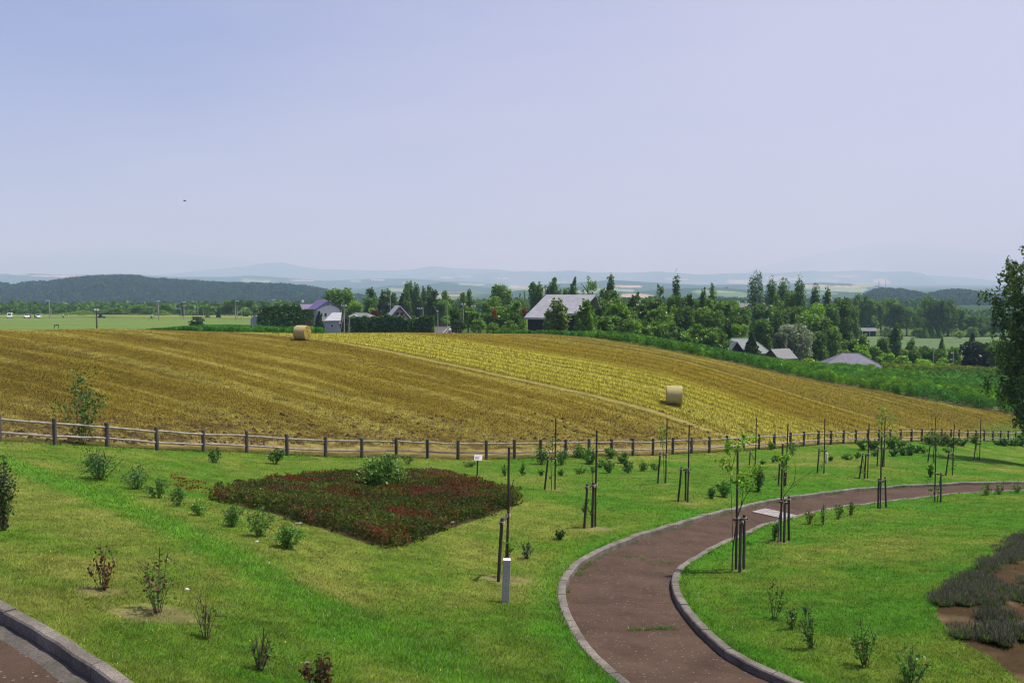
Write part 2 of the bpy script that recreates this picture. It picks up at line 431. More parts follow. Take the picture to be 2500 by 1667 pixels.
def mat_speckle(name, a, b, scale=90, stain=.35, sscale=2.5):
    """granite or concrete: light and dark grains, soft stains"""
    m, t, N, Lk = nm(name)
    g = N('ShaderNodeNewGeometry'); P = g.outputs['Position']
    vo = N('ShaderNodeTexVoronoi'); vo.inputs['Scale'].default_value = scale; Lk(P, vo.inputs['Vector'])
    sp = N('ShaderNodeSeparateColor'); Lk(vo.outputs['Color'], sp.inputs[0])
    mx = N('ShaderNodeMix', data_type='RGBA'); Lk(sp.outputs[0], mx.inputs[0]); mx.inputs[6].default_value = (*a, 1); mx.inputs[7].default_value = (*b, 1)
    st = maprange(N, Lk, noise(N, Lk, P, sscale, 6, .65), .35, .7, 1 - stain, 1.12)
    p = N('ShaderNodeBsdfPrincipled'); p.inputs['Roughness'].default_value = .9; p.inputs['Specular IOR Level'].default_value = .2
    Lk(mul_rgb(t, N, Lk, mx.outputs[2], st), p.inputs['Base Color'])
    bp = N('ShaderNodeBump'); bp.inputs['Distance'].default_value = .008; Lk(noise(N, Lk, P, 40, 4, .7), bp.inputs['Height']); Lk(bp.outputs[0], p.inputs['Normal'])
    o = N('ShaderNodeOutputMaterial'); Lk(p.outputs[0], o.inputs[0]); return m

def mat_ribbed(name, col, axis, scale, depth=.03, var=.12, rough=.55):
    """sheet-metal or plank surface with ribs along one object axis"""
    m, t, N, Lk = nm(name)
    tc = N('ShaderNodeTexCoord'); wv = N('ShaderNodeTexWave', wave_type='BANDS', bands_direction=axis); wv.inputs['Scale'].default_value = scale
    Lk(tc.outputs['Object'], wv.inputs['Vector'])
    f = maprange(N, Lk, noise(N, Lk, tc.outputs['Object'], 1.2, 5, .6), .3, .7, 1 - var, 1 + var)
    c = N('ShaderNodeRGB'); c.outputs[0].default_value = (*col, 1)
    p = N('ShaderNodeBsdfPrincipled'); p.inputs['Roughness'].default_value = rough
    Lk(mul_rgb(t, N, Lk, c.outputs[0], f), p.inputs['Base Color'])
    b = N('ShaderNodeBump'); b.inputs['Distance'].default_value = depth; Lk(wv.outputs[0], b.inputs['Height']); Lk(b.outputs[0], p.inputs['Normal'])
    o = N('ShaderNodeOutputMaterial'); Lk(p.outputs[0], o.inputs[0]); return m

M = {
 'ground': mat_ground('soil_and_turf'), 'field': mat_ground('stubble_ground', 5.0, .28, .05, 22.0), 'far': mat_ground('far_land', .05, .22, .5, .4),
 'grass': mat_leaf('grass_blade', 'col', trans=.45, gloss=.02), 'straw': mat_leaf('straw_stalk', 'col', trans=.3, gloss=.03),
 'leaf': mat_leaf('foliage'), 'leafcol': mat_leaf('mixed_foliage', 'col', gloss=0),
 'bark': mat_solid('bark', (.09, .075, .06), .95, .1, .4, 14, .02, 20), 'birchbark': mat_solid('pale_bark', (.45, .42, .38), .9, .1, .4, 5, .01),
 'twig': mat_solid('twig', (.10, .07, .05), .9, .1, .3),
 'stake': mat_solid('dark_stake_wood', (.060, .048, .040), .8, .2, .45, 9, .006, 30, streak=(1, 1, .12)),
 'stakegrey': mat_solid('grey_stake_wood', (.072, .062, .056), .85, .2, .4, 9, .006, 30, streak=(1, 1, .12)),
 'rope': mat_solid('palm_rope', (.34, .31, .27), .95, .1, .4, 60),
 'post': mat_solid('weathered_post', (.085, .08, .075), .9, .15, .45, 7, .01, 25, streak=(1, 1, .15)),
 'rail': mat_solid('weathered_rail', (.29, .265, .235), .9, .15, .45, 4, .012, 20),
 'kerb': mat_speckle('kerb_stone', (.29, .27, .225), (.11, .103, .088), 110, .5, 1.6), 'granite': mat_speckle('granite', (.50, .47, .46), (.26, .245, .245), 130, .1),
 'concrete': mat_speckle('old_concrete', (.15, .143, .12), (.085, .08, .07), 60, .45, 3), 'slab': mat_speckle('pale_slab', (.36, .34, .33), (.28, .27, .26), 40, .35, 3),
 'path': mat_path(), 'white': mat_solid('white_paint', (.66, .66, .67), .5, .4, .06), 'offwhite': mat_solid('white_stone', (.62, .61, .58), .8, .2, .2),
 'dark': mat_solid('dark_metal', (.04, .04, .045), .5, .4, .2), 'galv': mat_solid('galvanised_steel', (.38, .38, .39), .5, .4, .15), 'pole': mat_solid('concrete_pole', (.33, .32, .30), .85, .2, .2),
 'polebrown': mat_solid('wooden_pole', (.13, .11, .09), .85, .2, .3), 'glass': mat_window('window_glass'), 'black': mat_solid('black', (.012, .012, .013), .6, .3, .2),
 'rubber': mat_solid('rubber', (.02, .02, .02), .8, .2, .2), 'asphalt': mat_solid('asphalt', (.10, .10, .10), .95, .1, .2, 1.5),
}
# ---------------------------------------------------------------- ground: lawn, field, crop land, far land
def A_(*c): return np.array(c, float)
# paths, from their edges
PL = [(1560, 1715), (1523, 1667), (1455, 1608), (1421, 1566), (1391, 1515), (1374, 1472), (1371, 1434), (1383, 1404), (1408, 1374), (1455, 1347), (1506, 1325), (1562, 1302), (1617, 1287), (1668, 1272), (1732, 1255), (1796, 1240), (1857, 1225), (1931, 1212), (2019, 1201), (2107, 1191), (2194, 1185), (2326, 1179), (2500, 1176), (2660, 1174)]
PR = [(2040, 1715), (1949, 1667), (1888, 1641), (1844, 1622), (1796, 1597), (1740, 1553), (1698, 1510), (1668, 1472), (1651, 1438), (1650, 1408), (1662, 1385), (1689, 1366), (1732, 1340), (1774, 1320), (1817, 1304), (1866, 1280), (1945, 1261), (1993, 1248), (2063, 1235), (2115, 1230), (2194, 1219), (2295, 1208), (2391, 1201), (2500, 1196), (2660, 1192)]
def line(px): return resample(hit(*zip(*px))[:, :2], 220)
PLw, PRw = line(PL), line(PR)
KB_up = [(-120, 1410), (0, 1481), (85, 1527), (179, 1583), (255, 1634), (298, 1667), (380, 1735)]
KBw = resample(hit(*zip(*KB_up))[:, :2], 60)
path_poly = np.vstack([PLw, PRw[::-1]])
low_poly = np.vstack([KBw, KBw[::-1] + [-6, -4]])     # the lower-left path lies on the camera's side of its kerb
X, D = GX, GD
Z = ZB.copy()
near = GD < 75
ip = inpoly(X, D, path_poly) & near
Z[ip] -= .45
lp = inpoly(X, D, low_poly) & (GD < 20)
Z[lp] -= .75

BEDpx = [(546, 1220), (570, 1206), (640, 1193), (720, 1178), (800, 1170), (880, 1166), (1008, 1164), (1105, 1172), (1170, 1187), (1235, 1206), (1268, 1218), (1262, 1232), (1180, 1262), (1165, 1268), (1060, 1300), (1062, 1306), (1012, 1310), (1012, 1325), (962, 1332), (900, 1328), (850, 1312), (790, 1292), (735, 1275), (690, 1262), (640, 1247), (570, 1232)]
BED = hit(*zip(*BEDpx))[:, :2]
LAVpx = [(2299, 1519), (2284, 1501), (2290, 1480), (2308, 1440), (2350, 1408), (2391, 1383), (2430, 1350), (2470, 1317), (2505, 1305), (2700, 1270), (2900, 1500), (2700, 1750), (2483, 1657), (2435, 1615), (2348, 1567)]
LAV = hit(*zip(*LAVpx))[:, :2]
STRIP = hit(*zip(*[(-60, 1100), (30, 1132), (250, 1212), (450, 1300), (640, 1400), (830, 1500), (1000, 1582), (1160, 1665), (1250, 1720)]))[:, :2]
SOILpx = [(385, 1495, .75), (1240, 1415, .75), (1355, 1196, .55), (1457, 1290, .65), (1628, 1181, .5), (1682, 1229, .45), (2120, 1170, .5), (2330, 1161, .6), (2015, 1156, .4), (2160, 1143, .6), (1920, 1188, .4), (1905, 1323, .35), (1800, 1390, .3), (2392, 1126, .6), (2282, 1133, .4), (1850, 1146, .4), (251, 1442, .4), (300, 1500, .3)]
SOIL = [(*hit(a, b)[0, :2], r) for a, b, r in SOILpx]

def lawn_col(x, y):
    dry = fbm(x / 3.2, y / 3.2, 21) * .6 + fbm(x / .9, y / .9, 22) * .4
    u = x / y
    dry = dry + .02 * sstep(.1, -.2, u) + .15 * sstep(-.15, -.45, u) * sstep(34, 16, y) - .05 * sstep(-.1, .2, u)
    dry = dry + .07 * np.sin(fbm(x / 9, y / 9, 23) * 9)
    g = mixc(A_(.128, .205, .030), A_(.215, .235, .06), sstep(.42, .66, dry))
    g = mixc(g, A_(.31, .265, .10), sstep(.60, .80, dry) * .7)
    g = mixc(g, A_(.075, .20, .02), sstep(.44, .30, dry) * .8)
    ds = dist_line(x, y, STRIP) + (fbm(x / .7, y / .7, 29) - .5) * .5
    g = mixc(g, A_(.125, .275, .032), sstep(.95, .15, ds) * .85)
    bn = sstep(.9, .25, dist_line(x, y, PLw[::4])) + sstep(.9, .25, dist_line(x, y, PRw[::4]))
    g = mixc(g, A_(.08, .23, .02), np.clip(bn, 0, 1) * .55)
    for sx, sy, r in SOIL:
        dd = np.hypot(x - sx, y - sy) + (fbm(x / .3, y / .3, 31) - .5) * .5
        g = mixc(g, A_(.31, .215, .17), sstep(r, r * .3, dd) * .72)
    gr_ = fbm(x / .16, y / .16, 33) * .5 + fbm(x / .45, y / .45, 34) * .5
    return g * A_(.60, .735, .45) * (.74 + .52 * sstep(.25, .75, gr_))[..., None]
RA, RB = .77, .63
def field_col(x, y):
    u = x / y; df = y - dfence(u)
    wob = (fbm(x / 25, y / 25, 41) - .5) * 3.2 + (fbm(x / 2.5, y / 2.5, 42) - .5) * .5
    b0 = x * RB + y * RA; a0 = x * RA - y * RB; b = b0 + wob
    s1 = fbm(a0 / 16, b / 1.0, 43); s2 = fbm(a0 / 34, b / 3.0, 44); s3 = fbm(x / .8, y / .8, 45)
    G1, G2, G3, P_, Y_, S_ = A_(.265, .165, .026), A_(.205, .128, .020), A_(.31, .20, .035), A_(.50, .375, .135), A_(.46, .345, .070), A_(.235, .155, .082)
    c = mixc(mixc(G2, G1, sstep(.35, .6, s2)), G3, sstep(.5, .7, s1))
    c = mixc(c, P_, sstep(.56, .70, s1 * .6 + s2 * .4) * .62)
    c = mixc(c, A_(.20, .115, .02), sstep(.46, .34, s1 * .5 + s2 * .5) * .6)
    # pale straw swaths along the combine's lines
    for bc, w, k in ((52.5, .5, .6), (47, .7, .55), (41, .6, .5), (36, .9, .6), (30, .7, .5), (22, 1.0, .6)):
        c = mixc(c, mixc(P_, S_, sstep(.4, .7, s3)), 1.0 * k * np.exp(-((b - bc) / (w * 1.15)) ** 2) * sstep(.25, .5, fbm(a0 / 11, b * 0 + bc, 46)))
    bt = b0 + (fbm(x / 30, y / 30, 47) - .5) * 1.2
    yel = mixc(Y_ * 1.28, A_(.36, .275, .06), sstep(.36, .62, .5 + .5 * np.sin(b * 2 * pi / 1.75) * .8 + (s2 - .5) * .5))
    yel = mixc(yel, A_(.58, .46, .18), np.exp(-((b - 67.3) / .45) ** 2) * .85)
    yel = mixc(yel, A_(.60, .48, .19), np.exp(-((b0 - 63.6) / 1.1) ** 2) * sstep(-36.5, -33, a0) * sstep(-8, -20, a0) * .8)
    yel = mixc(yel, A_(.22, .15, .03), np.exp(-((b - 68.6) / .25) ** 2) * .6)
    c = mixc(c, yel, sstep(59.7, 60.2, bt))
    oli = mixc(A_(.245, .155, .020), A_(.31, .205, .03), sstep(.35, .68, .5 + .5 * np.sin(b * 2 * pi / 2.6) * .7 + (s2 - .5) * .6))
    c = mixc(c, oli, sstep(72.5, 75.5, b + (s2 - .5) * 3))
    org = mixc(A_(.255, .168, .032), A_(.20, .135, .03), sstep(.4, .62, s2)); org = mixc(org, P_, sstep(.56, .72, s1) * .6)
    c = mixc(c, org, sstep(85.6, 86.2, bt))
    c = mixc(c, A_(.52, .38, .15), np.exp(-((bt - 85.6) / .32) ** 2) * .8)
    c = mixc(c, S_ * .8, np.exp(-((b - 88.5) / .9) ** 2) * sstep(.5, .65, s3) * .8)
    # bare wheel track in front of the standing straw
    tr = np.exp(-((bt - 59.35) / .42) ** 4)
    c = mixc(c, A_(.42, .31, .185), tr * .9)
    c = mixc(c, A_(.17, .11, .025), np.exp(-((bt - 60.15) / .22) ** 2) * .7)
    # loose straw and clods by the fence
    e = np.exp(-np.maximum(df - 2.5, 0) / 5.0) * sstep(.5, -.2, (u - .25) * .8)
    cl_ = fbm(x / .55, y / .55, 48)
    c = mixc(c, mixc(A_(.46, .33, .16), A_(.21, .125, .085), sstep(.45, .60, cl_)), e * .9)
    e2 = sstep(16, 5, df) * sstep(.18, .32, u) * sstep(.45, .36, u) 
    c = mixc(c, A_(.56, .43, .12), e2 * sstep(.36, .52, s2 * .6 + s1 * .4) * .95)
    edge = A_(.38, .255, .165)
    c = mixc(c, edge, sstep(3.6, 2.2, df + (s3 - .5) * 1.2) * .9)
    # the bank below the rails
    c = mixc(c, mixc(A_(.20, .125, .07), A_(.11, .095, .035), sstep(.4, .65, cl_)), sstep(1.7, .9, df + (s3 - .5) * .8))
    gr = sstep(.50, .54, u) * sstep(14, 3, df)
    c = mixc(c, A_(.15, .21, .06), gr * .9)
    gq = fbm(x / .35, y / .35, 49)
    return c * A_(.535, .665, .37) * (.86 + .28 * sstep(.3, .7, gq))[..., None]
# the lower ground seen beyond the crest, by polygons given in the photo and laid on the land
MEADpx = [(-400, 830), (-400, 787), (0, 786), (300, 785), (560, 785), (610, 784), (560, 792), (480, 797), (400, 801), (330, 806), (-400, 830)]
BEANpx = [(2005, 823), (2330, 822), (2700, 820), (2700, 862), (2330, 862), (2190, 850), (2040, 842)]
# named fields far off: photo centre, half size, colour; each lies on the land at that place
TAN, PGR, GRN, DRK = A_(.34, .27, .18), A_(.19, .235, .10), A_(.10, .17, .05), A_(.022, .052, .026)
FIELDS = [(1287, 704, 52, 5, PGR), (1290, 701, 44, 2, TAN), (1536, 699, 32, 3.2, TAN), (1558, 723, 42, 6, TAN), (1500, 708, 50, 3, PGR), (1803, 688, 26, 4.5, TAN), (1758, 716, 70, 6.5, GRN), (1740, 712, 60, 1.6, PGR), (1914, 680, 46, 4, TAN), (2040, 704, 80, 7.5, PGR), (2040, 699, 78, 1.8, TAN), (2153, 687, 20, 5.5, TAN), (2108, 696, 26, 4, PGR), (2220, 741, 20, 5, GRN), (630, 687, 34, 5, PGR), (738, 685, 26, 1.6, TAN), (866, 686, 14, 2.6, PGR), (920, 683, 16, 1.6, TAN), (1088, 677, 17, 2, TAN), (1133, 675, 18, 2, TAN), (1154, 694, 34, 2.8, PGR), (970, 708, 19, 4, PGR), (44, 669.5, 24, 1.8, TAN), (134, 674, 60, 2.2, TAN), (1650, 681, 30, 2, TAN), (1690, 690, 40, 1.6, PGR), (1420, 712, 40, 3, PGR), (2020, 684, 30, 2, PGR), (2070, 675, 30, 1.6, TAN), (1000, 690, 22, 1.6, PGR), (1225, 679, 20, 1.5, TAN), (1380, 690, 34, 1.8, PGR), (1880, 694, 40, 2.2, PGR), (1990, 715, 60, 3, GRN)]
def field_patches(px, py, x, y, c):
    far = (y > 900) & (np.abs(px) < 4000)
    wob = (fbm(px / 22, py / 9, 301) - .5)
    for (fx, fy, rx, ry, cc) in FIELDS:
        k = np.abs((px - fx + wob * rx * .7) / rx) ** 4 + np.abs((py - fy - .06 * (px - fx) * ry / 6 + wob * ry * .9) / ry) ** 4
        c = np.where((far & (k < 1))[..., None], cc * (.85 + .3 * vnoise(px / 7, py / 2, 302))[..., None], c)
    return c
def far_col(x, y, z):
    px, py = proj(x, y, z)
    n1 = fbm(x / 40, y / 40, 61); n2 = fbm(x / 6, y / 6, 62)
    c = mixc(A_(.075, .13, .030), A_(.12, .17, .04), sstep(.35, .65, n1))
    # patchwork of far fields
    cell = vnoise(np.floor(x / 170 + (fbm(x / 400, y / 400, 63) - .5) * 2) * 7.3, np.floor(y / 320 + (fbm(x / 500, y / 500, 64) - .5) * 2) * 5.1, 65)
    pal = mixc(mixc(A_(.05, .095, .03), A_(.16, .23, .08), sstep(.45, .5, cell)), A_(.42, .33, .20), sstep(.78, .8, cell))
    fo = fbm(x / 260, y / 420, 67)
    pal = mixc(pal, A_(.045, .085, .035), sstep(.38, .44, fo) * sstep(700, 1000, y))
    c = mixc(c, pal, sstep(520, 700, y))
    lft = sstep(-.12, -.22, x / y) * sstep(480, 500, y)
    c = mixc(c, A_(.06, .11, .04), lft)
    md = (py < 812) & (y < 332) & (y > 100) & (x / y < -.24)
    rows = .5 + .5 * np.sin((y + .1 * x) * 2 * pi / 7 + n2 * 3)
    c = np.where(md[..., None], mixc(A_(.205, .275, .095), A_(.165, .245, .075), rows * .6 + n1 * .4), c)
    yg = (y >= 332) & (y < 470) & (x / y < -.22)
    c = np.where(yg[..., None], mixc(A_(.13, .20, .028), A_(.27, .30, .06), sstep(.42, .6, fbm(x / 14, y / 8, 66))), c)
    c = np.where(((y > 430) & (y < 480) & (x / y < -.22))[..., None], A_(.36, .36, .17), c)
    c = np.where(((y > 338) & (y < 349) & (x / y < -.22))[..., None], A_(.20, .20, .18), c)
    inb = (px > 1990) & (y > 322) & (y < 408)
    br = .5 + .5 * np.sin((x * .9 + y * .35) * 2 * pi / 4.5)
    c = np.where(inb[..., None], mixc(A_(.125, .195, .095), A_(.17, .235, .125), br * .5 + n2 * .5), c)
    c = np.where(((px > 1990) & (y >= 408) & (y < 414))[..., None], A_(.36, .34, .22), c)
    return field_patches(px, py, x, y, c * A_(.60, .68, .52))

fu_ = GX / GD
zone = np.zeros(GX.shape, int)                      # 0 lawn, 1 field, 2 asparagus, 3 beyond
zone[GD > dfence(fu_) + .15] = 1
zone[GD > dfield(fu_)] = 3
zone[(GD > dfield(fu_)) & (GD < dcrop(fu_)) & (fu_ > -.03)] = 2
colr = np.zeros(GX.shape + (3,))
for k in range(4):
    m = zone == k; x, y = GX[m], GD[m]
    if k == 0:
        c = lawn_col(x, y)
        lv = inpoly(x, y, LAV)
        sn = fbm(x / .8, y / .8, 71)
        c[lv] = mixc(A_(.058, .040, .020), A_(.135, .10, .052), sstep(.4, .68, sn))[lv]
        bd = inpoly(x, y, BED); c[bd] = A_(.05, .045, .02)
    elif k == 1: c = field_col(x, y)
    elif k == 2: c = mixc(A_(.06, .085, .03), A_(.10, .10, .045), fbm(x, y, 72))
    elif k == 3: c = far_col(x, y, Z[m])
    colr[m] = c
Z = np.where(zone == 1, Z + (fbm(GX / .45, GD / .45, 75) - .5) * .16 * sstep(12, 3, GD - dfence(fu_)), Z)
V = np.stack([GX, GD, Z], -1).reshape(-1, 3)
idx = np.arange(NL * NU).reshape(NL, NU)
quads = np.stack([idx[:-1, :-1], idx[:-1, 1:], idx[1:, 1:], idx[1:, :-1]], -1)
zq = zone[:-1, :-1]
def part(k, name, mat):
    q = quads[zq == k].reshape(-1, 4)
    uq, inv = np.unique(q, return_inverse=True)
    me = npmesh(name, V[uq], inv.reshape(-1, 4), colr.reshape(-1, 3)[uq], smooth=True)
    return tag(link(name, me, mat), kind='structure')
part(0, 'lawn', M['ground']); part(1, 'stubble_field', M['field']); part(2, 'crop_ground', M['ground']); part(3, 'land', M['far'])

# --- grass: blades over the whole lawn, thicker on the picture's near side
def sample_px(n, x0, x1, y0, y1):
    return rng.uniform(x0, x1, n), rng.uniform(y0, y1, n)
def blades(P, h, w, lean, col, tri=True):
    n = len(P); az = rng.uniform(0, 2 * pi, n); la = rng.normal(0, lean, (n, 2))
    side = np.stack([np.cos(az), np.sin(az), np.zeros(n)], -1) * (w[:, None] * .5)
    tip = P + np.stack([la[:, 0] * h, la[:, 1] * h, h], -1)
    Vb = np.stack([P - side, P + side, tip], 1).reshape(-1, 3)
    return Vb, np.arange(3 * n).reshape(n, 3), np.repeat(col, 3, 0)
NB = 620000
px, py = sample_px(NB, -120, 2620, 1010, 1760)
G = hit(px, py); x, y = G[:, 0], G[:, 1]
ok = (y < dfence(x / y) + .5) & ~inpoly(x, y, path_poly) & ~inpoly(x, y, low_poly) & ~inpoly(x, y, BED)
lv = inpoly(x, y, LAV); ok &= (~lv) | (rng.random(NB) < .05)
for sx, sy, r in SOIL: ok &= (np.hypot(x - sx, y - sy) > r * .7) | (rng.random(NB) < .15)
ok &= (dist_line(x, y, PLw[::3]) > .078) & (dist_line(x, y, PRw[::3]) > .074) & (dist_line(x, y, KBw) > .12)
G, x, y = G[ok], x[ok], y[ok]; nb = len(G)
G[:, 2] -= .012
c = lawn_col(x, y)
lush = sstep(.9, .3, dist_line(x, y, STRIP) + (fbm(x / .7, y / .7, 29) - .5) * .5)
bnd = np.clip(sstep(.35, .1, dist_line(x, y, PLw[::4])) + sstep(.35, .1, dist_line(x, y, PRw[::4])) + sstep(1.3, .2, dfence(x / y) - y), 0, 1)
tuft = sstep(.60, .75, fbm(x / .35, y / .35, 82))
h = .028 + .03 * rng.random(nb) ** 2 + .045 * lush * rng.random(nb) + .05 * bnd * rng.random(nb) + .03 * tuft * rng.random(nb)
w = np.maximum(.009, y * .00095) * rng.uniform(.6, 1.4, nb)
bright = np.exp(rng.normal(0, .36, nb))[:, None]
hue = rng.normal(0, .10, nb)
c = c * 1.08 * bright * np.stack([1 + hue, 1 + 0 * hue, 1 - hue], -1)
st = rng.random(nb) < .05
c[st] = A_(.21, .19, .07) * bright[st]
Vb, Fb, Cb = blades(G, h, w, .75, np.clip(c, 0, .8))
# broad weed leaves along kerbs, path joints and in the turf
wp = []
for k in range(420):
    i = rng.integers(20, 200); q = PLw[i] + rng.normal(0, .05, 2) + [.12, -.05]
    if fbm(q[0] / 1.2, q[1] / 1.2, 83) > .5: wp.append(q)
for k in range(26):
    t = rng.beta(2, 1.3); q = np.array(hit(1505 + t * 158, 1523 - 3 * t)[0, :2]) + rng.normal(0, .02, 2); wp.append(q)
for k in range(16):
    t = rng.random(); q = np.array(hit(1515 + t * 150, 1346 + t * 24)[0, :2]) + rng.normal(0, .02, 2); wp.append(q)
wp = np.array(wp); wz = hgt(wp[:, 0], wp[:, 1]) - .10
W3 = np.repeat(np.c_[wp, wz], 9, 0) + rng.normal(0, 1, (len(wp) * 9, 3)) * [.05, .03, .004]
Vw, Fw, Cw = blades(W3, rng.uniform(.02, .065, len(W3)), np.full(len(W3), .016), .8, np.tile(A_(.07, .17, .015), (len(W3), 1)) * np.exp(rng.normal(0, .2, (len(W3), 1))))
# yellow hawkweed heads dotted about
fl = G[rng.choice(nb, 150)] + [0, 0, .06]
Vy, Fy, _ = leaves(fl, .018, up=.8); Cy = np.tile(A_(.75, .60, .03), (len(Vy), 1))
Vt = np.vstack([Vb, Vw]); Ft = np.vstack([Fb, Fw + len(Vb)])
tag(link('grass', npmesh('grass', Vt, Ft, np.vstack([Cb, Cw])), M['grass']), 'mown green lawn grass with drier straw coloured patches', 'grass', kind='stuff')
tag(link('hawkweed_flowers', npmesh('hawkweed_flowers', Vy, Fy, Cy), M['leafcol']), 'tiny yellow weed flowers dotted over the lawn', 'flowers', kind='stuff')
# small red ground cover trailing from the bed
rp = hit(*sample_px(1500, 415, 560, 1160, 1218)); cx_ = rp[:, 0]; 
rpx, rpy = proj(rp[:, 0], rp[:, 1], rp[:, 2])
kk = (np.abs(rpy - (1172 + (rpx - 425) * .33)) < 16) & (fbm(rp[:, 0] / .4, rp[:, 1] / .4, 84) > .5)
rp = rp[kk] + [0, 0, .05]
Vr, Fr, vr = leaves(rp, .045, up=.5); tag(link('creeping_flowers', npmesh('creeping_flowers', Vr, Fr, A_(.17, .04, .02) * (.5 + vr)[:, None]), M['leafcol']), 'sparse red creeping flowers trailing left from the big flower bed', 'flowers', kind='stuff')

# --- stubble: cut stalks in the field
NS = 360000
px, py = sample_px(NS, -120, 2620, 803, 1112)
G = hit(px, py); x, y = G[:, 0], G[:, 1]; u = x / y
df = y - dfence(u)
b0 = x * RB + y * RA; bt = b0 + (fbm(x / 30, y / 30, 47) - .5) * 1.2
ok = (df > .8) & (y < dfield(u) + 1) & ~((bt > 58.95) & (bt < 59.85)) & ((df > 3) | (rng.random(NS) < .12))
G, x, y, u, df, bt = G[ok], x[ok], y[ok], u[ok], df[ok], bt[ok]; ns = len(G)
c = field_col(x, y) * 1.05 * np.exp(rng.normal(0, .13, ns))[:, None]
pale = rng.random(ns) < .03
c[pale] = A_(.36, .30, .10) * np.exp(rng.normal(0, .15, pale.sum()))[:, None]
stand = sstep(59.8, 60.3, bt) * sstep(74, 72, bt)
h = rng.uniform(.05, .11, ns) + stand * rng.uniform(0, .14, ns); h *= sstep(0, 4, df) * .6 + .4
w = np.maximum(.012, y * .00065) * rng.uniform(.7, 1.3, ns)
Vs, Fs, Cs = blades(G, h, w, .4, np.clip(c, 0, .8))
tag(link('wheat_stubble', npmesh('wheat_stubble', Vs, Fs, Cs), M['straw']), 'golden cut stubble covering the harvested field', 'stubble', kind='stuff')

# clods of soil and wads of straw at the field's lower edge
NC = 5200
px, py = sample_px(NC * 3, -60, 2100, 1000, 1085)
G = hit(px, py); x, y = G[:, 0], G[:, 1]; df = y - dfence(x / y)
G = G[(df > 1.2) & (df < 15) & (rng.random(len(df)) < np.exp(-(np.maximum(df, 3) - 3) / 4.5))][:NC]; nc = len(G)
s_ = rng.gamma(3, .022, nc)[:, None]
O8 = np.array([(1, 0, 0), (-1, 0, 0), (0, 1, 0), (0, -1, 0), (0, 0, .7), (0, 0, -.5)])
Vc = (G[:, None, :] + O8[None] * s_[:, None, :] * rng.uniform(.6, 1.3, (nc, 6, 1))).reshape(-1, 3)
f8 = np.array([(0, 2, 4), (2, 1, 4), (1, 3, 4), (3, 0, 4), (2, 0, 5), (1, 2, 5), (3, 1, 5), (0, 3, 5)])
Fc_ = (np.arange(nc)[:, None, None] * 6 + f8[None]).reshape(-1, 3)
cc = np.where(rng.random(nc)[:, None] < .6, A_(.065, .046, .028), A_(.13, .10, .045)) * np.exp(rng.normal(0, .25, (nc, 1)))
tag(link('soil_clods', npmesh('soil_clods', Vc, Fc_, np.repeat(cc, 6, 0)), M['field']), 'brown soil clods scattered along the lower edge of the stubble', 'soil', kind='stuff')

# --- asparagus: feathery plants, thousands of stems
def fern_crop(name, pts, hmin, hmax, base, label, n_st=44, cat='crop', hs=None):
    n = len(pts); r = rng
    hh = r.uniform(hmin, hmax, n) * (1 if hs is None else hs) * (.72 + .5 * fbm(pts[:, 0] / 2.2, pts[:, 1] / 2.2, 95))
    P = np.repeat(pts, n_st, 0); H = np.repeat(hh, n_st)
    t = r.random(len(P)) ** .8
    rad = .42 * H * np.sqrt(r.random(len(P))) * (.35 + .65 * np.sin(pi * np.clip(t * .9 + .1, 0, 1))); az = r.uniform(0, 2 * pi, len(P))
    Q = P + np.stack([rad * np.cos(az), rad * np.sin(az), t * H * .9 + .02], -1)
    tone = np.repeat(np.exp(r.normal(0, .32, n)), n_st) * np.exp(r.normal(0, .25, len(P)))
    hue = np.repeat(fbm(pts[:, 0] / 7, pts[:, 1] / 7, 91), n_st)
    c = mixc(base, base * A_(1.8, 1.35, .7), sstep(.42, .66, hue)) * tone[:, None]
    w = np.maximum(.05, Q[:, 1] * .0009)
    Vf, Ff, Cf = blades(Q, H * .20, w * r.uniform(.7, 1.4, len(P)), 1.1, c)
    return tag(link(name, npmesh(name, Vf, Ff, Cf), M['leafcol']), label, cat, kind='stuff')
def scatter(n, x0, x1, d0, d1):
    uu = rng.uniform(ray(x0, 880)[0], ray(x1, 880)[0], n); dd = rng.uniform(d0, d1, n)
    return uu, dd
uu, dd = scatter(15000, 1175, 2700, 100, 178)
k = (dd > dfield(uu) + .4) & (dd < dcrop(uu)) & ~((dd > dcrop(uu) - 15) & (uu > .40))
pts = np.stack([uu * dd, dd, hgt(uu * dd, dd)], -1)[k]
fern_crop('asparagus_crop', pts, .7, 1.2, A_(.056, .16, .040), 'tall feathery dark green crop right of the stubble field', hs=.45 + .55 * sstep(1330, 1520, proj(*pts.T)[0]))
uu, dd = scatter(6500, 330, 790, 108, 222)
pts = np.stack([uu * dd, dd, hgt(uu * dd, dd)], -1)
ppx, ppy = proj(*pts.T)
k = (ppy > 788 + np.maximum(0, 640 - ppx) * .062) & (dd > dfield(uu) + 1)
fern_crop('asparagus_patch', pts[k], .6, .95, A_(.052, .165, .038), 'narrow wedge of feathery green crop beyond the left crest', hs=.18 + .82 * sstep(330, 620, ppx[k]))
uu, dd = scatter(5000, 2160, 2560, 140, 176)
k = (dd > dcrop(uu) - 14) & (dd < dcrop(uu)) & (uu > .405)
pts = np.stack([uu * dd, dd, hgt(uu * dd, dd)], -1)[k]
fern_crop('sunflower_crop', pts, 1.1, 1.5, A_(.085, .145, .045), 'pale yellow green crop rows along the far edge of the feathery crop')
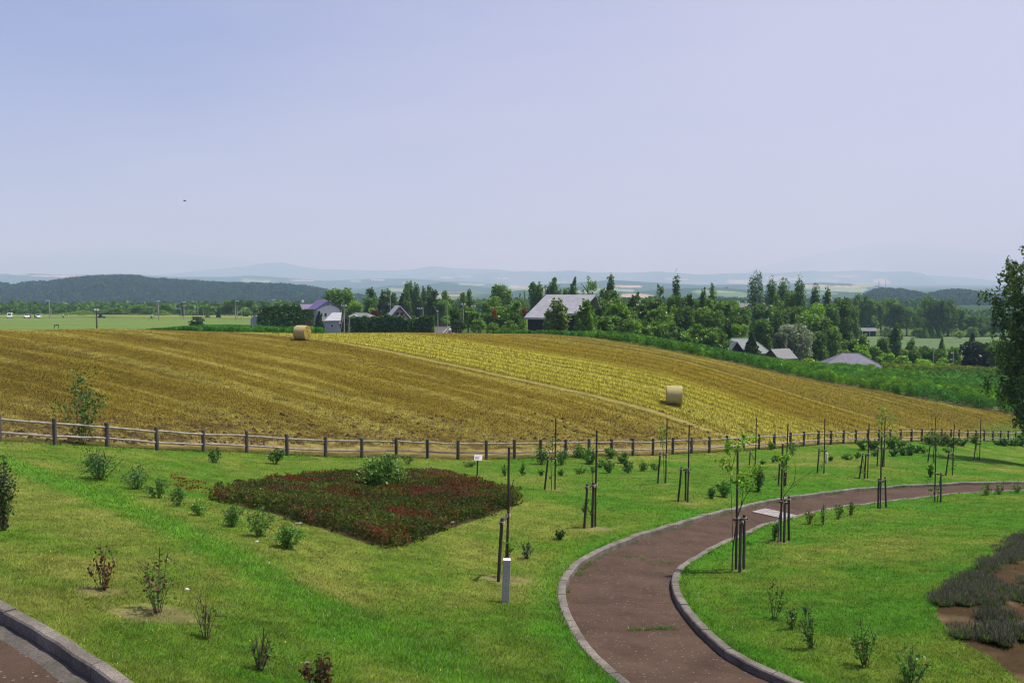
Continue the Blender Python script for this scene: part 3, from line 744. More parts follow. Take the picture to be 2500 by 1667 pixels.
# ---------------------------------------------------------------- paths, kerbs, fence
def zg(p, dz=0.0): return np.array([p[0], p[1], float(hgt(p[0], p[1])) + dz])
def strip_mesh(name, a, b, za, zb, mat, kind='structure', nacross=10):
    n = len(a); V = []
    for t in np.linspace(0, 1, nacross):
        q = a * (1 - t) + b * t
        z = (hgt(a[:, 0], a[:, 1]) + za) * (1 - t) + (hgt(b[:, 0], b[:, 1]) + zb) * t
        V.append(np.c_[q, z])
    V = np.vstack(V); i = np.arange(n * nacross).reshape(nacross, n)
    Fq = np.stack([i[:-1, :-1], i[1:, :-1], i[1:, 1:], i[:-1, 1:]], -1).reshape(-1, 4)
    return tag(link(name, npmesh(name, V, Fq, smooth=True), mat), kind=kind)
def kerb(name, pts, w, top, low, mat, stone=.6, side=0.0):
    """row of kerb stones, each its own block with a small joint, laid along pts"""
    s = np.r_[0, np.cumsum(np.linalg.norm(np.diff(pts, axis=0), axis=1))]; m = MB(); k = 0.0
    while k < s[-1] - .05:
        e = min(k + stone - .014, s[-1]); ring = []; jz, jl = rng.normal(0, .004), rng.normal(0, .004)
        for q in np.linspace(k, e, 4):
            p = np.array([np.interp(q, s, pts[:, 0]), np.interp(q, s, pts[:, 1])])
            p2 = np.array([np.interp(q + .02, s, pts[:, 0]), np.interp(q + .02, s, pts[:, 1])]); p1 = np.array([np.interp(q - .02, s, pts[:, 0]), np.interp(q - .02, s, pts[:, 1])])
            t = (p2 - p1) / (np.linalg.norm(p2 - p1) + 1e-9); nrm = np.array([-t[1], t[0]])
            z = float(hgt(*p)) + jz; p = p + nrm * jl; c_ = w * .12
            prof = [(-w / 2, low), (-w / 2, top - c_), (-w / 2 + c_, top), (w / 2 - c_, top), (w / 2, top - c_), (w / 2, low)]
            ring.append([(p[0] + nrm[0] * (o + side), p[1] + nrm[1] * (o + side), z + h_) for o, h_ in prof])
        b = len(m.v); npf = 6
        for r_ in ring: m.v += r_
        for i in range(3):
            for j in range(npf): m.f.append((b + i * npf + j, b + (i + 1) * npf + j, b + (i + 1) * npf + (j + 1) % npf, b + i * npf + (j + 1) % npf))
        m.f.append(tuple(b + j for j in range(npf))); m.f.append(tuple(b + 3 * npf + j for j in range(npf - 1, -1, -1)))
        k += stone
    return tag(m.build(name, mat), kind='structure')
# match the two path edges by the nearest points, so the surface does not skew
PRm = []
for p in PLw:
    d = np.hypot(*(PRw - p).T); PRm.append(int(np.argmin(d)))
PRm = np.maximum.accumulate(np.array(PRm)); ks = np.ones(15) / 15
PRi = np.convolve(np.pad(PRm.astype(float), 7, 'edge'), ks, 'valid')
PRmm = np.stack([np.interp(PRi, np.arange(len(PRw)), PRw[:, j]) for j in (0, 1)], -1)
strip_mesh('path', PLw, PRmm, -.11, -.12, M['path'])
kerb('kerb', PLw, .17, .025, -.5, M['kerb'])
kerb('kerb', PRw, .16, .02, -.5, M['kerb'])
kerb('kerb', KBw, .155, .03, -.9, M['kerb'], stone=1.2)
# gutter and the path at the lower left
tn = np.gradient(KBw, axis=0); tn /= np.linalg.norm(tn, axis=1)[:, None]
nr = np.stack([tn[:, 1], -tn[:, 0]], -1)
if nr[30][0] > 0: nr = -nr
def low_strip(name, o0, o1, dz, mat):
    a = KBw + nr * o0; b = KBw + nr * o1; z0 = hgt(KBw[:, 0], KBw[:, 1]) + dz
    Vv = np.vstack([np.c_[a, z0], np.c_[b, z0]]); n = len(a); i = np.arange(2 * n).reshape(2, n)
    Fq = np.stack([i[:-1, :-1], i[:-1, 1:], i[1:, 1:], i[1:, :-1]], -1).reshape(-1, 4)
    return tag(link(name, npmesh(name, Vv, Fq, smooth=True), mat), kind='structure')
low_strip('gutter', .085, .30, -.125, M['concrete']); low_strip('path', .30, 3.6, -.12, M['path'])
# pale slabs of the drain across the path
q = hit([1835, 1868, 1962, 1934], [1242, 1234, 1254, 1263]); m = MB()
for k in range(5):
    t0, t1 = k / 5 + .006, (k + 1) / 5 - .006
    L0, L1 = q[1] * (1 - t0) + q[2] * t0, q[1] * (1 - t1) + q[2] * t1; R0, R1 = q[0] * (1 - t0) + q[3] * t0, q[0] * (1 - t1) + q[3] * t1
    m.prism([p + [0, 0, -.14] for p in (L0, L1, R1, R0)], (0, 0, .05))
tag(m.build('drain_cover', M['slab']), 'pale grey concrete drain slabs laid across the brown path', 'drain')

def wob_tube(mb, a, b, r, n=9, k=5, amp=.006, r2=None):
    a, b = np.array(a, float), np.array(b, float); r2 = r2 or r
    pts = [a + (b - a) * t + (rng.normal(0, amp, 3) if 0 < t < 1 else 0) for t in np.linspace(0, 1, k)]
    mb.tube(pts, [(r * (1 - t) + r2 * t) * rng.uniform(.94, 1.06) for t in np.linspace(0, 1, k)], n)
POST = [(-140, 1074), (-12, 1078), (125, 1083), (254, 1090), (376, 1098), (490, 1101), (597, 1107), (696, 1113), (791, 1115), (880, 1117), (965, 1119), (1042, 1122), (1117, 1122), (1187, 1121), (1256, 1120), (1321, 1118), (1382, 1117), (1440, 1115), (1496, 1114), (1548, 1113), (1597, 1112), (1646, 1110), (1692, 1108), (1736, 1106), (1779, 1104), (1820, 1101), (1858, 1098), (1896, 1095), (1935, 1092), (1968, 1090), (2004, 1087), (2035, 1085), (2066, 1084), (2096, 1084), (2125, 1083), (2153, 1083), (2181, 1082), (2207, 1082), (2233, 1081), (2258, 1081), (2283, 1081), (2307, 1081), (2330, 1081), (2350, 1081), (2371, 1081), (2392, 1081), (2412, 1081), (2433, 1080), (2452, 1080), (2471, 1080), (2489, 1079), (2506, 1079), (2522, 1079)]
fe = empty('rail_fence', at(1187, 48.4), 'long weathered two-rail wooden fence between the lawn and the stubble field', 'fence')
f0 = np.array(fe.location)
posts = []
for px_, _ in POST:
    d = float(np.interp(ray(px_, 1090)[0], FU, FE[:, 1])); posts.append(at(px_, d))
posts = np.array(posts)
for i, p in enumerate(posts):
    m = MB(); r = rng.uniform(.082, .095); hh = rng.uniform(1.02, 1.08); lx, ly = rng.normal(0, .012, 2)
    b = p - f0
    m.tube([b + [0, 0, -.2], b + [lx * .3, ly * .3, .4], b + [lx, ly, hh - .03], b + [lx, ly, hh]], [r, r * .98, r * .96, r * .80], 10)
    m.build('post', M['post'], fe, smooth=False)
    if i + 1 < len(posts):
        n_ = posts[i + 1] - f0; dr = (n_ - b) / np.linalg.norm(n_ - b)
        for hz in (.84, .34):
            mr = MB(); j1, j2 = rng.normal(0, .015, 2)
            wob_tube(mr, b + [0, 0, hz + j1] + dr * .05, n_ + [0, 0, hz + j2] - dr * .05, .046, 8, 5, .008)
            mr.build('rail', M['rail'], fe)

# ---------------------------------------------------------------- tree supports and their saplings
def leaf_obj(name, P, size, rgb, parent=None, loc=None, mat=None, **kw):
    Vl, Fl, vl = leaves(np.asarray(P, float), size, **kw)
    o = link(name, npmesh(name, Vl, Fl, var=vl), mat or M['leaf'], parent, loc); o.color = (*rgb, 1); return o
SUP = [  # tall stake (base, top), short stakes, label
 ((1238, 1408), (1243, 1091), [((1216, 1419), (1226, 1264))], 'dark tree support behind the square granite post', 1),
 ((1453, 1286), (1457, 1050), [((1426, 1289), (1434, 1181)), ((1446, 1287), (1449, 1178))], 'tree support left of the path above a patch of bare soil, three stakes', 1),
 ((1355, 1195), (1357, 1020), [((1329, 1194), (1338, 1115))], 'tree support standing among shrubs right of the flower bed and its white sign', 1),
 ((1625, 1179), (1629, 1020), [((1605, 1180), (1612, 1106))], 'tree support with a bright leafy sapling near the fence, left of the path bend', 1),
 ((1679, 1225), (1683, 1037), [((1655, 1224), (1664, 1140)), ((1674, 1222), (1674, 1143))], 'tree support just above the outer path kerb, bare and leafless', 1),
 ((1797, 1389), (1801, 1100), [((1816, 1389), (1817, 1256)), ((1806, 1396), (1809, 1265))], 'grey tree support nearest the inner kerb, beside a leafy yellow green sapling', 0),
 ((1906, 1322), (1911, 1083), [((1926, 1319), (1926, 1211)), ((1914, 1324), (1916, 1219))], 'grey tree support beside the pale drain slabs on the path', 0),
 ((1844, 1144), (1847, 1019), [((1829, 1135), (1832, 1100))], 'slim tree support by the fence behind the leafy yellow green sapling', 1),
 ((1918, 1186), (1924, 1033), [((1900, 1184), (1904, 1131)), ((1914, 1186), (1916, 1148))], 'tree support on the lawn directly behind the one by the drain slabs', 1),
 ((2012, 1155), (2014, 1022), [((1995, 1154), (2000, 1095))], 'tree support with a small white marker post beside its foot', 1),
 ((2118, 1168), (2122, 1033), [((2097, 1168), (2107, 1107)), ((2111, 1168), (2114, 1107))], 'three-stake tree support left of the dense shrub cluster by the fence', 1),
 ((2149, 1241), (2153, 1066), [((2164, 1239), (2161, 1164)), ((2143, 1240), (2146, 1168))], 'grey tree support on the inner path edge in front of a leafy tall sapling', 0),
 ((2158, 1140), (2161, 1019), [((2141, 1138), (2144, 1090)), ((2154, 1140), (2157, 1092))], 'dark tree support holding the tall leafy sapling in the shrub cluster', 1),
 ((2282, 1223), (2285, 1067), [((2297, 1225), (2297, 1154))], 'grey tree support at the inner path edge, farthest to the right', 0),
 ((2278, 1130), (2285, 1018), [((2265, 1128), (2271, 1084))], 'tree support by the fence in line behind the rightmost grey path support', 1),
 ((2325, 1159), (2330, 1035), [((2308, 1160), (2317, 1105))], 'tree support on the open lawn between path and fence with bare sapling', 1),
 ((2391, 1124), (2395, 1023), [((2377, 1123), (2383, 1081))], 'tree support beside the birch tree shade on the lawn', 1),
]
sup_pt = []
for (tb, tt, shorts, lab, dk) in SUP:
    g = hit(*tb)[0]; sup_pt.append(g)
    e = empty('tree_support', g, lab, 'tree support', 'wooden stakes supporting young trees')
    mat = M['stake'] if dk else M['stakegrey']
    top = above(g, *tt) - g; m = MB(); wob_tube(m, (0, 0, -.1), top, .029, 9, 6, .004, .025); m.build('tall_stake', mat, e)
    for sb, st in shorts:
        gs = hit(*sb)[0]; ts = above(gs, *st) - g; bs = gs - g
        m = MB(); wob_tube(m, bs - [0, 0, .1], ts, .036, 9, 5, .003, .034); m.build('short_stake', M['stake'] if dk else M['stakegrey'], e)
        f = .93; ps = bs + (ts - bs) * f; pt_ = top * (ps[2] / top[2]); v = (pt_ - ps); v /= np.linalg.norm(v)
        m = MB(); wob_tube(m, ps - v * .07 + [0, -.04, 0], pt_ + v * .09 + [0, -.04, 0], .028, 8, 4, .002); m.build('crossbar', M['stake'], e)
        for qq in (ps, pt_):
            m = MB()
            for k in range(3): 
                ringp = [qq + [.052 * cos(a), .052 * sin(a) - .012, (k - 1) * .022 + .006 * sin(3 * a)] for a in np.linspace(0, 2 * pi, 11)]
                m.tube(ringp, .010, 5, cap=False)
            m.build('rope_tie', M['rope'], e)
def sapling(i, path, clus, label, rgb=(.10, .23, .02), lsz=.052, twigs=()):
    """thin stem through photo pixels and leaf clusters (px, py, radius px, count) at the support's distance"""
    g = sup_pt[i]; b = hit(*path[0])[0]; b = above(g, *path[0]) if abs(b[1] - g[1]) > 4 else b
    zb = float(hgt(b[0], b[1])); b[2] = zb
    e = empty('sapling', b, label, 'young tree', 'saplings tied to the stakes')
    m = MB(); P = [np.array([0, 0, -.05])] + [above(b, *p) - b for p in path[1:]]
    m.tube(P, [.016 * (1 - .6 * k / len(P)) for k in range(len(P))], 6)
    for tw in twigs: m.tube([above(b, *p) - b + [0, rng.normal(0, .05), 0] for p in tw], [.008, .006, .003][:len(tw)] if len(tw) <= 3 else .005, 5)
    m.build('stem', M['twig'], e)
    Q = []
    for (px_, py_, r, n) in clus:
        c_ = above(b, px_, py_) - b; rr = r / F * b[1]
        Q.append(c_ + rng.normal(0, .5, (n, 3)) * [rr, rr, rr])
    if Q: leaf_obj('leaves', np.vstack(Q), rng.uniform(.7, 1.2, sum(len(a) for a in Q)) * lsz, rgb, e, aspect=2.0, hang=.35)
sapling(0, [(1232, 1410), (1238, 1290), (1247, 1200), (1254, 1170)], [(1248, 1340, 9, 16), (1245, 1322, 8, 10), (1240, 1365, 8, 8)], 'thin twiggy sapling with few leaves tied behind the granite post', twigs=[((1244, 1245), (1252, 1238), (1258, 1230))])
sapling(1, [(1443, 1288), (1446, 1200), (1446, 1150)], [(1432, 1235, 12, 22), (1440, 1250, 10, 16), (1424, 1245, 7, 10), (1436, 1222, 6, 8)], 'small sapling leafing low between three stakes left of the path', rgb=(.06, .16, .02))
sapling(2, [(1347, 1196), (1345, 1130), (1350, 1090), (1348, 1065)], [(1345, 1090, 12, 30), (1350, 1075, 10, 24), (1344, 1165, 6, 12), (1356, 1110, 12, 24), (1352, 1125, 14, 20)], 'sapling with dark leaves halfway up, left of centre near the fence', rgb=(.05, .13, .02))
sapling(3, [(1622, 1180), (1620, 1110), (1616, 1070), (1612, 1052)], [(1612, 1052, 15, 50), (1622, 1062, 12, 36), (1616, 1078, 8, 20), (1624, 1050, 8, 18), (1622, 1118, 6, 8)], 'bright green leafy topped sapling close to the fence')
sapling(5, [(1787, 1394), (1789, 1340), (1800, 1262), (1814, 1222), (1826, 1202), (1840, 1180), (1858, 1150), (1876, 1138)],
        [(1783, 1083, 14, 40), (1798, 1095, 13, 30), (1776, 1100, 14, 34), (1770, 1130, 18, 46), (1782, 1145, 12, 28), (1805, 1160, 16, 44), (1818, 1170, 16, 44), (1836, 1160, 14, 38), (1845, 1145, 10, 26), (1828, 1142, 10, 20), (1795, 1175, 12, 26), (1815, 1190, 14, 36), (1836, 1185, 12, 28), (1860, 1140, 7, 12), (1820, 1072, 22, 50), (1838, 1070, 12, 26)],
        'leafy yellow green sapling with forked crown at the inner path kerb', rgb=(.15, .30, .02), lsz=.048, twigs=[((1789, 1340), (1788, 1200), (1780, 1120)), ((1805, 1245), (1812, 1200), (1818, 1165)), ((1785, 1150), (1800, 1085), (1822, 1070))])
sapling(6, [(1899, 1325), (1903, 1260), (1914, 1210), (1930, 1190), (1940, 1172)], [(1909, 1118, 14, 44), (1920, 1128, 12, 34), (1914, 1140, 10, 26), (1924, 1115, 8, 20)], 'sapling with a leaf tuft and long bare twigs beside the drain slabs', rgb=(.14, .30, .02),
        twigs=[((1914, 1212), (1912, 1150), (1912, 1120)), ((1936, 1180), (1958, 1165), (1982, 1150)), ((1938, 1174), (1942, 1150), (1940, 1125)), ((1930, 1192), (1955, 1170), (1976, 1155))])
sapling(12, [(2152, 1141), (2150, 1080), (2152, 1040), (2156, 1000)], [(2154, 1000, 10, 34), (2160, 1018, 13, 46), (2150, 1030, 11, 36), (2172, 1032, 12, 34), (2185, 1018, 7, 14), (2150, 1055, 10, 30), (2180, 1055, 12, 30), (2166, 1068, 12, 34), (2150, 1080, 10, 26)], 'tall pale green leafy sapling rising above the fence by the shrub cluster', rgb=(.12, .26, .03), lsz=.075, twigs=[((2156, 1060), (2170, 1040), (2184, 1022))])
sapling(10, [(2109, 1169), (2110, 1140), (2108, 1120)], [(2105, 1150, 8, 22), (2100, 1140, 6, 14), (2112, 1155, 7, 18)], 'short leafy sapling at the foot of the three-stake support', rgb=(.06, .15, .02))
sapling(13, [(2288, 1224), (2292, 1190), (2296, 1165)], [(2272, 1195, 8, 22), (2276, 1212, 7, 16), (2292, 1195, 8, 22), (2266, 1176, 7, 14), (2294, 1212, 7, 16)], 'sapling with low leaves around the rightmost path support', rgb=(.07, .18, .02))
sapling(14, [(2280, 1131), (2288, 1090), (2280, 1055)], [(2276, 1052, 12, 36), (2284, 1066, 10, 26), (2291, 1072, 8, 18), (2290, 1110, 6, 12)], 'sapling with a loose leafy head beside the fence on the right', rgb=(.08, .18, .025))
sapling(15, [(2326, 1160), (2328, 1120), (2318, 1080)], [(2328, 1145, 6, 18), (2330, 1135, 5, 10)], 'bare sapling with a few leaves at its foot on the open lawn', rgb=(.06, .14, .02))
sapling(9, [(2010, 1156), (2012, 1130), (2013, 1100)], [(2008, 1140, 5, 12), (2012, 1130, 5, 10)], 'tiny sapling next to the small white marker post', rgb=(.06, .15, .02))
sapling(16, [(2387, 1124), (2384, 1090), (2384, 1065)], [(2384, 1062, 9, 22), (2380, 1075, 7, 14), (2388, 1085, 5, 8)], 'dark leaved sapling near the birch shade', rgb=(.04, .09, .02))
sapling(8, [(1916, 1188), (1917, 1150), (1916, 1135)], [(1900, 1165, 8, 14), (1893, 1168, 5, 8)], 'low leafy sapling behind the one with long bare twigs', rgb=(.06, .15, .02))

# ---------------------------------------------------------------- shrubs on the lawn
ORD = ['first', 'second', 'third', 'fourth', 'fifth', 'sixth', 'seventh', 'eighth', 'ninth', 'tenth', 'eleventh', 'twelfth', 'thirteenth', 'fourteenth', 'fifteenth', 'sixteenth', 'seventeenth', 'eighteenth', 'nineteenth', 'twentieth', 'twenty-first', 'twenty-second', 'twenty-third', 'twenty-fourth', 'twenty-fifth', 'twenty-sixth', 'twenty-seventh', 'twenty-eighth', 'twenty-ninth', 'thirtieth']
def shrub(bx, by, w, h, label, rgb=(.055, .135, .024), dens=1.0, twig=7, group='shrubs planted on the lawn', lsz=1.0, red=0.0, cat='shrub', name='shrub', spread=.5, dx=0, col2=None, d=None):
    """low shrub: bare stems fanning from the foot, leaves gathered toward their ends (sizes in photo pixels)"""
    g = hit(bx, by)[0] if d is None else at(bx, d); k = g[1] / F * sqrt(1 + (g[2] / g[1]) ** 2); W_, H_ = w * k, h * k
    e = empty(name, g, label, cat, group)
    m = MB(); Q = []; nst = max(5, int(twig))
    if dens < .5: nst = int(nst * 1.6)
    for i in range(nst):
        a = rng.uniform(0, 2 * pi); r = sqrt(rng.random()) * .5 * W_; t = 1 - .45 * (r / (.5 * W_)) ** 2
        tip = np.array([r * cos(a) + dx * W_, r * sin(a) * .9, H_ * t * rng.uniform(.75, 1.05)])
        mid = tip * [.55, .55, .45] + rng.normal(0, .03, 3) * W_
        m.tube([(tip[0] * .16, tip[1] * .16, -.03), mid, tip], [.009 * max(.6, min(1.3, W_)), .007 * max(.6, min(1.3, W_)), .003], 5)
        nl = int(dens * 46 * rng.uniform(.6, 1.4) * max(.6, min(1.6, W_)))
        t_ = rng.beta(2.2, 1.1, nl)[:, None]
        pt = np.where(t_ < .5, mid * (t_ * 2), mid + (tip - mid) * (t_ * 2 - 1))
        Q.append(pt + rng.normal(0, 1, (nl, 3)) * [.085 * W_, .085 * W_, .06 * H_])
        for _ in range(2):
            q0 = mid + (tip - mid) * rng.random(); m.tube([q0, q0 + rng.normal(0, .13, 3) * [W_, W_, H_]], [.007, .003], 4)
    m.build('stems', M['twig'], e)
    Q = np.vstack(Q); Q[:, 2] = np.maximum(Q[:, 2], .02)
    if len(Q):
        sz = np.maximum(.033, g[1] * .00125) * lsz * rng.uniform(.7, 1.3, len(Q))
        if red:
            kx = rng.random(len(Q)) < red
            if kx.any(): leaf_obj('red_leaves', Q[kx], sz[kx], (.11, .028, .02), e, aspect=1.8)
            Q, sz = Q[~kx], sz[~kx]
        if len(Q): leaf_obj('leaves', Q, sz, rgb, e, aspect=2.0, up=.2)
    return e
for i, (a, b, w, h, dn, rg) in enumerate([(245, 1170, 108, 80, 2.2, (.035, .095, .022)), (334, 1193, 76, 62, 1.6, (.045, .12, .025)), (387, 1216, 56, 52, 1.3, (.05, .125, .025)), (436, 1235, 46, 50, 1.2, (.05, .13, .025)), (489, 1258, 40, 40, .8, (.09, .20, .03)), (566, 1284, 60, 58, 1.5, (.05, .13, .022)), (634, 1308, 76, 74, 1.5, (.06, .15, .022)), (704, 1340, 70, 64, 2.4, (.055, .145, .02))]):
    shrub(a, b, w, h, f'{ORD[i]} shrub from the left in the diagonal row left of the flower bed', tuple(1.35 * q for q in rg), dn * .85, 12, 'diagonal row of shrubs by the flower bed')
shrub(8, 1294, 66, 208, 'tall narrow dark shrub cut off by the left edge', (.03, .06, .018), 2.0, 16, dx=.1)
shrub(251, 1440, 62, 108, 'dark half withered shrub with brownish red leaves on the left lawn', (.035, .05, .018), .6, 9, red=.75)
shrub(385, 1493, 104, 150, 'tall thin shrub with green and red leaves over bare soil', (.07, .16, .025), .62, 12, red=.22, dx=.05)
shrub(502, 1558, 78, 98, 'nearly bare twiggy shrub with a few green leaves at its foot', (.07, .18, .025), .10, 8, red=.2)
shrub(634, 1634, 62, 98, 'bare grey twiggy shrub at the bottom of the lawn', (.06, .15, .03), .10, 12, red=.1)
shrub(775, 1682, 74, 90, 'shrub with dark red leaf tips cut by the bottom edge', (.06, .10, .025), 1.0, 10, red=.5)
shrub(527, 1128, 36, 40, 'small shrub near the fence, leftmost of two above the flower bed', (.05, .13, .022), 1.3, 9)
shrub(672, 1132, 46, 44, 'small leaning shrub by the fence just left of the flower bed', (.05, .13, .022), 1.5, 9, dx=.1)
shrub(936, 1205, 112, 98, 'round light green bush growing in the red flower bed', (.10, .20, .04), 3.2, 18, lsz=1.5)
shrub(996, 1132, 38, 28, 'bare twiggy shrub at the fence behind the flower bed', (.07, .13, .03), .2, 8)
shrub(190, 1040, 112, 190, 'leafy bush standing behind the wooden fence on the left', (.045, .13, .022), .95, 13, lsz=1.55, d=36.9)
MID = [(1145, 1140, 32, 15, .7), (1234, 1162, 18, 30, 1), (1276, 1160, 22, 32, 1), (1321, 1133, 42, 46, 1.6), (1322, 1161, 18, 18, .7), (1369, 1161, 24, 18, 1.1), (1372, 1134, 42, 40, 1.4), (1415, 1158, 32, 24, .8), (1420, 1116, 56, 34, 1.7), (1440, 1133, 42, 38, 1.8), (1448, 1154, 18, 18, .9), (1463, 1141, 24, 24, 1.2), (1488, 1154, 30, 40, 1.6), (1490, 1117, 38, 28, 1.5), (1523, 1131, 34, 30, 1.8), (1534, 1154, 36, 34, 1.6), (1569, 1150, 30, 28, 1.3), (1600, 1150, 26, 24, 1.3)]
for i, (a, b, w, h, dn) in enumerate(MID):
    shrub(a, b, w, h, f'{ORD[i]} green shrub from the left along the middle of the fence', (.085, .20, .03) if i % 3 else (.06, .155, .025), dn * .75, 9, 'green shrubs in front of the middle fence')
RGT = [(1861, 1133, 16, 12, .7), (1880, 1097, 22, 20, .9), (1890, 1129, 28, 18, 1), (1936, 1112, 38, 46, 1.0), (2028, 1125, 12, 14, .8), (2069, 1122, 26, 15, 1), (2092, 1119, 18, 18, 1), (2108, 1099, 34, 30, 1.5), (2129, 1098, 36, 32, 1.6), (2135, 1113, 22, 16, 1.2), (2176, 1096, 42, 36, 1.8), (2181, 1113, 26, 20, 1.3), (2196, 1095, 32, 30, 1.5), (2203, 1111, 26, 24, 1.4), (2220, 1111, 36, 28, 1.6), (2238, 1106, 28, 20, 1.4), (2256, 1106, 26, 20, 1.2), (2270, 1085, 42, 30, 1.3), (2298, 1087, 42, 36, 1.4), (2313, 1104, 26, 16, 1.0), (2318, 1089, 42, 28, 1.5), (2345, 1088, 32, 24, 1.4), (2383, 1083, 28, 26, 1.1), (2436, 1086, 20, 14, 1.2), (2452, 1088, 24, 20, 1.4), (2472, 1087, 28, 24, 1.5), (2492, 1088, 34, 30, 1.5)]
for i, (a, b, w, h, dn) in enumerate(RGT):
    shrub(a, b, w, h, f'{ORD[i]} low shrub from the left along the right stretch of fence', [(.075, .175, .028), (.095, .21, .03), (.06, .14, .026)][i % 3], dn * .75, 8, 'low shrubs along the right stretch of fence', red=.35 if i == 18 else 0)
for i, (a, b, w, h, dn) in enumerate([(1738, 1217, 20, 32, 1), (1766, 1212, 42, 38, 1.8), (1848, 1199, 40, 62, 2.4)]):
    shrub(a, b, w, h, f'{["small upright", "wide bushy", "tall dense dark"][i]} shrub on the lawn behind the leafy sapling and kerb', (.055, .15, .022) if i < 2 else (.035, .10, .02), dn, 10)
shrub(2271, 1164, 18, 32, 'upright grassy shrub on the lawn left of a grey path support', (.075, .18, .022), 1.3, 8)
shrub(1366, 1316, 24, 28, 'dark grassy tuft alone on the lawn left of the path', (.035, .09, .02), 1.6, 9)
shrub(1285, 1363, 32, 48, 'twiggy little shrub right of the granite post, with a white tag', (.06, .14, .03), .3, 9)
for i, (a, b, w, h, dn, rd) in enumerate([(1975, 1279, 26, 40, .4, .5), (2010, 1281, 28, 52, .7, 0), (2045, 1266, 28, 44, .6, .1), (2074, 1257, 24, 38, .5, .4), (2408, 1208, 26, 28, .5, .1), (2438, 1206, 32, 30, .5, .1), (2483, 1203, 30, 30, .5, .1)]):
    shrub(a, b, w, h, f'{ORD[i]} thin shrub from the left along the inner edge of the path', (.085, .19, .035), dn * .75, 8, 'thin shrubs along the inner path edge', red=rd)
shrub(1890, 1318, 26, 58, 'leafy upright shrub touching the grey support by the drain slabs', (.06, .16, .022), 1.7, 7)
shrub(1888, 1509, 50, 98, 'tall thin stemmed shrub on the right lawn, leftmost of five', (.055, .145, .024), .7, 6, dx=.12)
shrub(1931, 1535, 40, 62, 'faint sparse shrub between two taller ones on the right lawn', (.06, .15, .025), .35, 5)
shrub(1984, 1582, 54, 112, 'sparse dark leaved shrub in the middle of the right lawn', (.04, .105, .02), .7, 6, dx=-.1)
shrub(2113, 1626, 62, 122, 'bushy upright shrub on the right lawn toward the lavender bed', (.06, .165, .024), .9, 9)
shrub(2220, 1674, 88, 96, 'spreading shrub with one red tip at the bottom right', (.075, .185, .026), .8, 12, red=.04)

# ---------------------------------------------------------------- flower bed and lavender
def bed_points(poly, n):
    lo, hi = poly.min(0), poly.max(0); p = rng.uniform(lo, hi, (n * 2, 2)); p = p[inpoly(p[:, 0], p[:, 1], poly)][:n]; return p
lo_, hi_ = BED.min(0) - .3, BED.max(0) + .3; p = rng.uniform(lo_, hi_, (190000, 2)); q_ = p + np.stack([fbm(p[:, 0] / .45, p[:, 1] / .45, 106) - .5, fbm(p[:, 0] / .6, p[:, 1] / .6, 107) - .5], -1) * 1.7; p = p[inpoly(q_[:, 0], q_[:, 1], BED)][:95000]; x, y = p.T
edge = dist_line(x, y, np.vstack([BED, BED[:1]]))
hm = (.24 + .26 * fbm(x / .7, y / .7, 101)) * sstep(-.5, .12, edge)
z = hgt(x, y) + hm * (1 - .95 * rng.random(len(x)) ** 1.5)
P = np.stack([x, y, z], -1)
red = fbm(x / 1.6, y / 1.6, 102) * .6 + fbm(x / .5, y / .5, 103) * .4
gcol = mixc(A_(.048, .075, .024), A_(.075, .115, .028), sstep(.4, .65, fbm(x / 1.1, y / 1.1, 104)))
fcol = mixc(A_(.205, .052, .032), A_(.155, .052, .056), sstep(.42, .58, fbm(x / 1.3, y / 1.3, 105)))
isf = (rng.random(len(x)) < .20 + .60 * sstep(.46, .66, red)) & (z - hgt(x, y) > hm * .5)
gcol = mixc(gcol, A_(.085, .045, .024), sstep(.45, .62, red) * .75)
col = np.where(isf[:, None], fcol, gcol) * np.exp(rng.normal(0, .28, len(x)))[:, None]
Vl, Fl, _ = leaves(P, np.where(isf, .034, .05) * rng.uniform(.7, 1.3, len(x)), aspect=1.6, up=.35)
tag(link('flower_bed', npmesh('flower_bed', Vl, Fl, np.repeat(col, 4, 0)), M['leafcol']), 'diamond shaped bed of low dark plants with small red and pink flowers', 'flower bed', kind='stuff')

